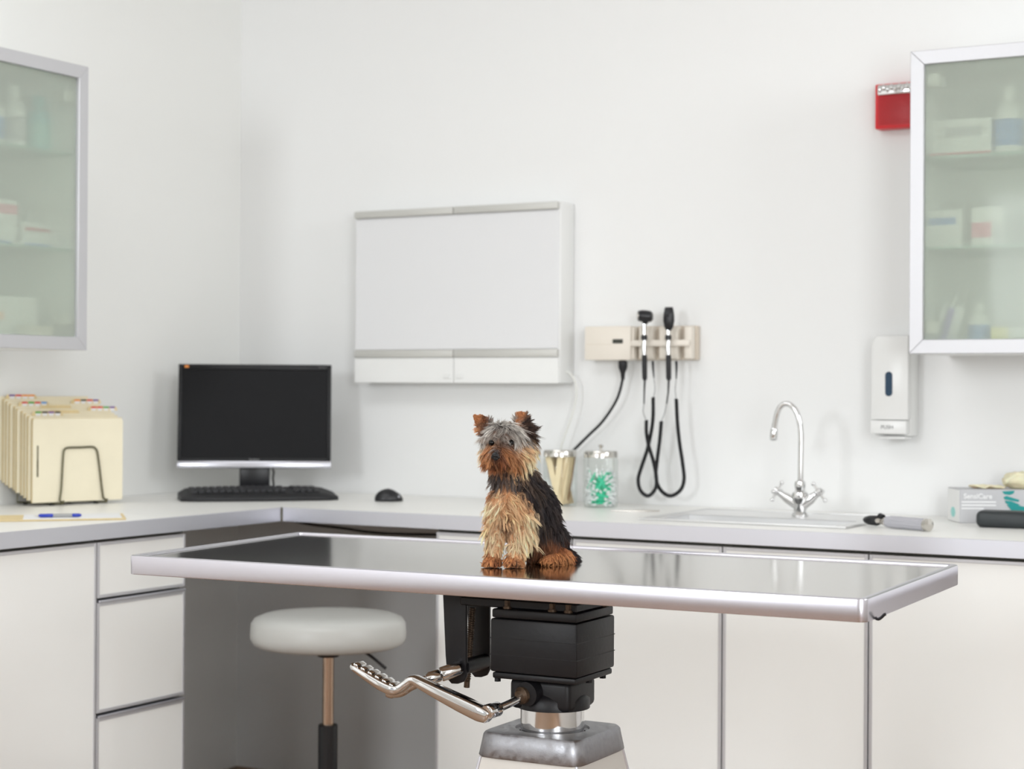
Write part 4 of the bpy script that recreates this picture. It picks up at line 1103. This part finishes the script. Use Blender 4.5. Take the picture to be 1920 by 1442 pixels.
# guides: X, Zpx, Y, dir(x, z, y), length px, colour root, colour tip, region, lift
BLK = (20, 17, 19); BLK2 = (44, 36, 38); GRY = (156, 148, 140); GRL = (214, 208, 200); GRD = (92, 86, 84); TAN = (212, 152, 106); TAN2 = (246, 202, 156); CRM = (251, 223, 184)
RST = (150, 92, 58); RSD = (98, 58, 36); BRN = (122, 80, 54); BRD = (64, 42, 32); RSL = (196, 136, 88)
GD = [
 # head top / forehead
 (-25, 276, -10, (.2, .35, -.5), 20, GRD, GRL, 'h', .5), (-40, 272, -8, (-.6, .15, -.4), 22, GRD, GRL, 'h', .45), (-8, 274, -8, (.6, .2, -.4), 24, GRD, GRL, 'h', .45),
 (-22, 262, -32, (-.1, .1, -.5), 18, GRD, GRY, 'h', .5), (-50, 262, -10, (-.8, -.5, -.2), 24, GRD, GRL, 'h', .35), (5, 264, -12, (.75, -.45, -.3), 28, GRD, GRL, 'h', .35),
 (-60, 248, -4, (-.6, -.9, -.1), 22, GRD, GRL, 'h', .3), (18, 250, -8, (.5, -.9, -.2), 28, GRD, GRY, 'h', .3), (-35, 250, -34, (-.5, -.2, -.4), 14, BRN, GRY, 'h', .4), (-14, 250, -34, (.5, -.2, -.4), 18, BRN, GRY, 'h', .4),
 (-25, 270, 30, (.1, .3, .8), 16, GRD, GRY, 'h', .3), (-20, 240, 42, (.1, -.9, .3), 18, GRD, BLK2, 'h', .3), (30, 235, 30, (.4, -1, .2), 18, BRD, BLK2, 'h', .3),
 # between and around the eyes
 (-26, 238, -40, (-.1, .8, -.4), 11, BRD, GRY, 'h', .4), (-46, 233, -34, (-.8, -.4, -.2), 6, BRN, TAN, 'h', .3), (-8, 234, -36, (.8, -.4, -.2), 7, BRD, BRN, 'h', .3), (-28, 226, -46, (0, .7, -.4), 7, BRD, BRN, 'm', .4),
 # muzzle
 (-34, 219, -52, (-.1, .5, -.3), 6, BRD, GRD, 'm', .3), (-18, 228, -44, (.7, .3, -.3), 9, BRD, GRD, 'm', .3), (-42, 226, -44, (-.6, .4, -.3), 7, BRN, GRY, 'm', .3),
 (0, 247, -30, (.45, -.75, -.5), 19, GRD, GRL, 'h', .55), (-14, 246, -36, (.3, -.5, -.5), 13, BRN, GRL, 'h', .5), (8, 240, -26, (.7, -.7, -.2), 20, BRN, GRL, 'h', .35),
 (-50, 199, -42, (-.7, -.6, -.1), 12, BRD, RST, 'm', .2), (-22, 200, -46, (.8, -.4, -.1), 14, BRD, RSD, 'm', .2), (-8, 198, -36, (.8, -.5, 0), 18, BRD, RSD, 'm', .2),
 (-48, 218, -36, (-.9, -.5, -.2), 20, RST, TAN, 'm', .3), (-20, 218, -40, (.8, -.5, -.3), 22, RST, RSL, 'm', .3), (-44, 208, -46, (-.6, -.9, -.2), 17, RSD, RSL, 'm', .25), (-28, 208, -50, (.6, -.9, -.2), 18, RSD, RST, 'm', .25),
 (-36, 197, -50, (0, -1, -.1), 13, BRD, RSD, 'm', .15), (-36, 190, -36, (-.1, -1, 0), 16, RSD, RST, 'm', .15), (-58, 210, -18, (-.7, -.8, 0), 20, RST, TAN, 'm', .3), (-5, 208, -28, (.5, -.9, -.1), 24, RST, RSL, 'm', .25), (8, 218, -26, (.8, -.5, -.1), 26, RST, TAN2, 'm', .3),
 (-62, 226, -8, (-.8, -.7, 0), 20, GRY, CRM, 'm', .3), (-20, 190, -26, (.2, -1, 0), 22, RSD, RSL, 'm', .15), (0, 192, -14, (.3, -1, 0), 24, RST, TAN2, 'm', .2), (18, 212, -12, (.6, -1, 0), 26, TAN2, CRM, 'm', .25), (28, 226, 2, (.6, -.9, 0), 26, TAN2, CRM, 'm', .25), (32, 222, 18, (.5, -1, .1), 22, BRD, TAN2, 'm', .2), (16, 232, -20, (.8, -.6, 0), 24, BRN, TAN2, 'm', .25),
 # ears
 (-74, 284, -4, (-.1, .7, -.2), 3, RST, RSL, 'e', .5), (-58, 280, -2, (-.2, .7, -.2), 4, BRD, RST, 'e', .4), (-58, 258, -2, (-.4, .5, -.2), 6, BRD, BRN, 'e', .4), (-72, 262, 0, (-.7, -.2, 0), 8, RSD, TAN, 'e', .4), (-48, 282, 6, (.5, .7, 0), 9, GRD, GRY, 'e', .4), (-60, 270, 10, (-.1, .6, .4), 4, BRD, BRN, 'e', .3),
 (8, 293, 0, (-.1, .7, -.2), 3, RST, RSL, 'e', .5), (4, 280, 0, (-.1, .8, -.2), 4, RST, RSL, 'e', .5), (17, 276, 0, (.5, .5, -.2), 8, BLK, BRD, 'e', .4), (22, 262, 8, (.7, -.1, -.3), 16, BLK, BRD, 'e', .4), (33, 268, 16, (.95, .25, 0), 15, BLK, BRD, 'e', .5), (36, 250, 20, (.95, -.3, 0), 17, BLK, BRD, 'e', .5), (18, 244, 4, (.6, -.7, -.3), 18, BLK, BRD, 'e', .3), (-2, 284, 4, (-.5, .6, 0), 10, GRY, GRL, 'e', .4), (28, 288, 10, (.8, .6, 0), 9, BLK, BRD, 'e', .5), (30, 238, 16, (.7, -.8, 0), 18, BRD, TAN2, 'e', .3),
 # neck / upper chest
 (-25, 178, -6, (-.3, -1, 0), 22, BLK2, GRD, 'c', .2), (-5, 170, -14, (0, -1, -.1), 22, BLK, GRD, 'c', .2), (-42, 165, 6, (-.6, -1, 0), 20, BLK2, GRD, 'c', .25), (20, 178, 12, (.5, -1, .1), 20, BLK, BLK2, 'b', .25), (5, 185, 30, (.4, -.8, .4), 20, BLK, BLK2, 'b', .25), (-10, 190, 42, (0, -.9, .5), 18, BLK, BLK2, 'b', .25), (-40, 150, 10, (-.5, -1, 0), 20, BLK2, TAN, 'c', .2), (8, 155, -12, (.2, -1, 0), 22, BLK, BLK2, 'c', .2), (-12, 156, -16, (-.1, -1, 0), 22, GRD, TAN, 'c', .2),
 # chest
 (-10, 142, -20, (.8, -.4, -.1), 20, TAN, TAN2, 'c', .3), (-30, 135, -14, (-.4, -.9, -.1), 26, TAN, CRM, 'c', .25), (-44, 122, 0, (-.5, -1, 0), 26, TAN, CRM, 'c', .3), (12, 128, -16, (.35, -1, -.1), 28, TAN, TAN2, 'c', .2), (-12, 112, -24, (.4, -.9, -.1), 24, RSL, TAN2, 'c', .2), (-42, 95, -4, (-.5, -1, 0), 26, TAN, TAN2, 'c', .25), (30, 118, 0, (.4, -1, 0), 30, BLK2, BLK2, 'b', .2), (24, 140, -4, (.4, -1, 0), 28, BLK, BLK2, 'b', .2), (22, 102, -16, (.4, -1, 0), 30, TAN, CRM, 'c', .2), (-14, 88, -14, (-.1, -1, 0), 20, BRD, BRN, 'c', .2),
 # back
 (38, 158, 30, (.5, -.9, .2), 18, BLK, BLK2, 'b', .3), (60, 132, 50, (.5, -1, .2), 18, BLK, BLK2, 'b', .3), (78, 105, 70, (.35, -1, .2), 17, BLK, BLK2, 'b', .3), (90, 78, 88, (.3, -1, .2), 17, BLK, BLK2, 'b', .3), (100, 55, 96, (.4, -1, .1), 16, BLK, BLK2, 'b', .3), (52, 105, 25, (.2, -1, 0), 22, BLK, BLK2, 'b', .2), (72, 80, 50, (.1, -1, 0), 20, BLK, BLK2, 'b', .2), (42, 78, 20, (.2, -1, 0), 20, BLK, BLK2, 'b', .15), (82, 58, 58, (.1, -1, 0), 16, BLK, BLK2, 'b', .2), (20, 120, 75, (0, -1, .4), 18, BLK, BLK2, 'b', .3), (50, 80, 130, (0, -1, .4), 18, BLK, BLK2, 'b', .3), (55, 40, 38, (.1, -1, 0), 13, BLK2, BRN, 'b', .15), (114, 32, 102, (.7, -.6, .1), 16, BLK, BLK2, 'b', .3),
 # front legs
 (-38, 78, -12, (-.3, -1, -.1), 24, TAN, CRM, 'l', .2), (-54, 60, 0, (-.5, -1, 0), 20, TAN, CRM, 'l', .25), (-40, 50, -12, (-.1, -1, 0), 20, TAN, CRM, 'l', .15), (-26, 55, 0, (.3, -1, 0), 16, TAN, TAN2, 'l', .15), (-42, 30, -8, (-.1, -1, 0), 13, TAN, TAN2, 'l', .15),
 (8, 78, -22, (.2, -1, -.1), 28, TAN, CRM, 'l', .2), (28, 70, -6, (.6, -1, 0), 32, TAN, CRM, 'l', .3), (4, 55, -20, (.1, -1, 0), 24, TAN, CRM, 'l', .15), (24, 45, -6, (.6, -1, 0), 26, TAN, TAN2, 'l', .25), (-8, 40, -14, (-.2, -1, 0), 18, TAN, CRM, 'l', .15), (0, 28, -14, (.1, -1, 0), 14, TAN, TAN2, 'l', .15), (14, 26, -4, (.5, -1, 0), 18, TAN, TAN2, 'l', .25),
 # paws
 (-46, 14, -12, (-.3, -.3, -.6), 8, RST, RSL, 'p', .4), (-56, 12, 0, (-.8, -.3, 0), 9, RST, RSL, 'p', .4), (-36, 10, -16, (.1, -.5, -.5), 8, RSD, RST, 'p', .4), (-6, 12, -26, (-.1, -.3, -.6), 8, RST, RSL, 'p', .4), (12, 12, -14, (.6, -.3, -.3), 9, RST, RSL, 'p', .4), (-18, 11, -14, (-.6, -.3, -.3), 8, RST, RSL, 'p', .4), (-2, 6, -30, (0, -.6, -.3), 6, BRD, RSD, 'p', .3),
 # hind leg
 (62, 34, 34, (0, -1, -.2), 12, BRN, RST, 'p', .2), (66, 16, 14, (-.2, -.3, -.6), 9, RST, RSL, 'p', .4), (84, 24, 36, (.2, -.7, -.3), 14, RST, RSL, 'p', .35), (104, 26, 40, (.7, -.5, -.1), 14, RST, RSL, 'p', .35), (98, 14, 42, (.4, -.6, -.3), 10, RSD, RSL, 'p', .3), (88, 40, 44, (.2, -.9, -.1), 14, RSD, RST, 'p', .25), (114, 20, 54, (.8, -.3, 0), 12, RSD, RST, 'p', .35),
 (20, 45, 30, (0, -1, 0), 12, BLK, BRD, 'b', .15), (30, 25, 50, (0, -1, 0), 10, BLK2, BRN, 'b', .15),
]
gp = np.array([G(*g[:3]) for g in GD]); gd = np.array([[g[3][0], g[3][2], g[3][1]] for g in GD], float)
gd /= np.linalg.norm(gd, axis=1)[:, None]
glen = np.array([g[4] for g in GD])*DS; lin3 = lambda c: np.array(lin(c)[:3])
gc0 = np.array([lin3(g[5]) for g in GD]); gc1 = np.array([lin3(g[6]) for g in GD])
glift = np.array([g[8] for g in GD]); regs = ['h', 'm', 'e', 'c', 'b', 'l', 'p']; greg = np.array([regs.index(g[7]) for g in GD])
def weights(P, pw=5):
    d = np.linalg.norm(P[:, None]-gp[None], axis=2)+.0008
    w = d**-pw; w /= w.sum(1, keepdims=True); return w, d.argmin(1)
nv = len(bm_.vertices); co = np.empty(nv*3, np.float32); bm_.vertices.foreach_get('co', co); co = co.reshape(-1, 3)
co[:, 2] = np.maximum(co[:, 2], .0006); bm_.vertices.foreach_set('co', co.ravel()); bm_.update()
w, _ = weights(co.astype(float)); vc = (w @ (gc0*.8+gc1*.1))
ca = bm_.color_attributes.new('coat', 'FLOAT_COLOR', 'POINT'); ca.data.foreach_set('color', np.c_[vc, np.ones(nv)].astype(np.float32).ravel())
def coat_mat(name, rough, sheen=0):
    mt = bpy.data.materials.new(name); mt.use_nodes = True; nt = mt.node_tree; b = nt.nodes['Principled BSDF']
    a = nt.nodes.new('ShaderNodeAttribute'); a.attribute_name = 'coat'; nt.links.new(a.outputs['Color'], b.inputs['Base Color'])
    b.inputs['Roughness'].default_value = rough; b.inputs['Specular IOR Level'].default_value = .35
    return mt
M['coat_skin'] = coat_mat('dog_skin', .8); M['coat'] = coat_mat('dog_hair', .48)
bm_.materials.clear(); bm_.materials.append(M['coat_skin'])
for p in bm_.polygons: p.use_smooth = True
bm_.name = 'body'
bo = bpy.data.objects.new('body', bm_); COL.objects.link(bo); bo.parent = dog
# strands
rng = np.random.default_rng(5)
bm_.calc_loop_triangles(); nt_ = len(bm_.loop_triangles); tri = np.empty(nt_*3, np.int32); bm_.loop_triangles.foreach_get('vertices', tri); tri = tri.reshape(-1, 3)
A_, B_, C_ = (co[tri[:, i]].astype(float) for i in range(3)); nr = np.cross(B_-A_, C_-A_); ar = np.linalg.norm(nr, axis=1)+1e-12; nr /= ar[:, None]
vn = np.zeros((nv, 3))
for i in range(3): np.add.at(vn, tri[:, i], nr*ar[:, None])
vn /= np.linalg.norm(vn, axis=1)[:, None]+1e-12
EYES = [GV(-45.5, 237, -28.5), GV(-8.5, 237.5, -28.5)]
def sample(n):
    k = rng.choice(nt_, n, p=ar/ar.sum()); u, v = rng.random(n), rng.random(n); f = u+v > 1; u[f] = 1-u[f]; v[f] = 1-v[f]
    P = A_[k]+(B_-A_)[k]*u[:, None]+(C_-A_)[k]*v[:, None]
    Nn = vn[tri[k, 0]]*(1-u-v)[:, None]+vn[tri[k, 1]]*u[:, None]+vn[tri[k, 2]]*v[:, None]
    return P, Nn/(np.linalg.norm(Nn, axis=1)[:, None]+1e-9)
NS = 82000
P, Nn = sample(NS)
ok = P[:, 2] > .001
for e_ in EYES: ok &= np.linalg.norm(P-np.array(e_), axis=1) > 7.5*DS
nosep = np.array(GV(-37, 209, -60)); ok &= np.linalg.norm(P-nosep, axis=1) > 8*DS
P, Nn = P[ok], Nn[ok]; NS = len(P)
w, near = weights(P)
def field(P, Nn, w):
    d = w @ gd; lf = (w @ glift)[:, None]
    d = d-Nn*(d*Nn).sum(1, keepdims=True)*.85            # mostly along the skin
    d /= np.linalg.norm(d, axis=1)[:, None]+1e-9
    return d, lf
d, lf = field(P, Nn, w); L = (w @ glen)*rng.uniform(.65, 1.2, NS)
KS = 6; ts = np.linspace(0, 1, KS)
# clumps
NC = 5200; ci = rng.choice(NS, NC, replace=False); CP = P[ci]
cl_id = np.empty(NS, int)
for s in range(0, NS, 4000): cl_id[s:s+4000] = np.linalg.norm(P[s:s+4000, None]-CP[None], axis=2).argmin(1)
crand = rng.normal(0, 1, (NC, 3)); cw = rng.uniform(0, 2*PI, NC)
wobr = np.array([.04, .06, .03, .10, .05, .09, .07])
def curve(P, Nn, d, lf, L, cr, ph, wob):
    out = np.empty((len(P), KS, 3)); g = np.array([0, 0, -1.])
    dd = d+cr*.22
    for i, t in enumerate(ts):
        base = Nn*(lf*(t*.9-.35*t*t))*.9 + dd*(t*(.55+.45*t)) + g*.18*t*t + cr*wob[:, None]*np.sin(t*6+ph)[:, None]
        out[:, i] = P+base*L[:, None]
    return out
S = curve(P, Nn, d, lf, L, crand[cl_id]+rng.normal(0, .35, (NS, 3)), cw[cl_id], wobr[greg[near]])
Sc = curve(P[ci], Nn[ci], d[ci], lf[ci], L[ci], crand, cw, wobr[greg[near[ci]]])[cl_id]
cstr = np.array([.45, .6, .5, .72, .6, .72, .6])[greg[near]]
ctw = (ts**1.3)[None, :, None]*cstr[:, None, None]
S = S*(1-ctw)+Sc*ctw
S[:, :, 2] = np.maximum(S[:, :, 2], .0012)
# colours
jit = (w+rng.random(w.shape)*w*1.2); jit /= jit.sum(1, keepdims=True)
val = (np.exp(rng.normal(0, .16, NS))*np.exp(rng.normal(0, .15, NC))[cl_id])[:, None]
c0 = (jit @ gc0)*val*.92; c1 = (jit @ gc1)*val*1.08
mixc = np.clip(ts*1.15, 0, 1)
cols = np.clip(c0[:, None]*(1-mixc)[None, :, None]+c1[:, None]*mixc[None, :, None], 0, .95)
rad = np.array([1., 1.05, 1., .85, .6, .18])*.27*DS
names = {0: ('head_hair', 'silver grey hair on top of the head'), 1: ('muzzle_hair', 'rust and cream hair of the muzzle and cheeks'), 2: ('ear_hair', 'rust and dark brown ear hair'), 3: ('chest_hair', 'tan chest hair'), 4: ('back_coat', 'black coat of neck, back and flank'), 5: ('leg_hair', 'long cream and tan hair of the front legs'), 6: ('paw_hair', 'rust brown hair of the paws')}
reg = greg[near]
for r_, (nm, lb) in names.items():
    k = np.where(reg == r_)[0]; n = len(k)
    if n == 0: continue
    Q = S[k]; T_ = np.gradient(Q, axis=1); T_ /= np.linalg.norm(T_, axis=2, keepdims=True)+1e-12
    ref = rng.normal(size=(n, 1, 3)); U_ = np.cross(T_, ref); U_ /= np.linalg.norm(U_, axis=2, keepdims=True)+1e-12; V_ = np.cross(T_, U_)
    sc_ = rng.uniform(.8, 1.35, (n, 1, 1))
    vs = []
    for j in range(3):
        a = 2*PI*j/3; vs.append(Q+(U_*math.cos(a)+V_*math.sin(a))*rad[None, :, None]*sc_)
    VV = np.stack(vs, 2).reshape(-1, 3).astype(np.float32)        # n, KS, 3
    CC = np.repeat(cols[k], 3, axis=1).reshape(-1, 3)
    base = (np.arange(n)*KS*3)[:, None, None]; i_ = np.arange(KS-1)[None, :, None]*3; j_ = np.arange(3)[None, None, :]; j2 = (np.arange(3)+1) % 3
    F = np.stack([base+i_+j_, base+i_+j2[None, None, :], base+i_+3+j2[None, None, :], base+i_+3+j_], -1).reshape(-1, 4).astype(np.int32)
    me = bpy.data.meshes.new(nm); me.vertices.add(len(VV)); me.vertices.foreach_set('co', VV.ravel())
    me.loops.add(F.size); me.loops.foreach_set('vertex_index', F.ravel()); me.polygons.add(len(F)); me.polygons.foreach_set('loop_start', np.arange(0, F.size, 4, dtype=np.int32))
    me.update(calc_edges=True)
    me.polygons.foreach_set('use_smooth', np.ones(len(F), bool))
    ca = me.color_attributes.new('coat', 'FLOAT_COLOR', 'POINT'); ca.data.foreach_set('color', np.c_[CC, np.ones(len(CC))].astype(np.float32).ravel())
    me.materials.append(M['coat'])
    o = bpy.data.objects.new(nm, me); COL.objects.link(o); o.parent = dog; o['label'] = lb
M['eye'] = mat('dog_eye', (6, 4, 4), .05, spec=.28); M['nose'] = mat('dog_nose', (10, 8, 10), .38, spec=.35, bump=.3, bscale=900)
for e_ in EYES: obj('eye', MB().ell(e_+Vector((0, -3.5*DS, 0)), 5.6*DS, n=24), 'eye', dog, world=False)
nm_ = MB(); nm_.ell(GV(-37, 211, -60), (7.6*DS, 6.5*DS, 6*DS), n=24); nm_.ell(GV(-37, 206, -59.5), (5.5*DS, 5*DS, 5*DS), n=20)
for s_ in (-1, 1): nm_.ell(GV(-37+s_*5, 208, -60), (3.6*DS, 4*DS, 3.6*DS), n=14)
obj('nose', nm_, 'nose', dog, world=False, smooth=80)
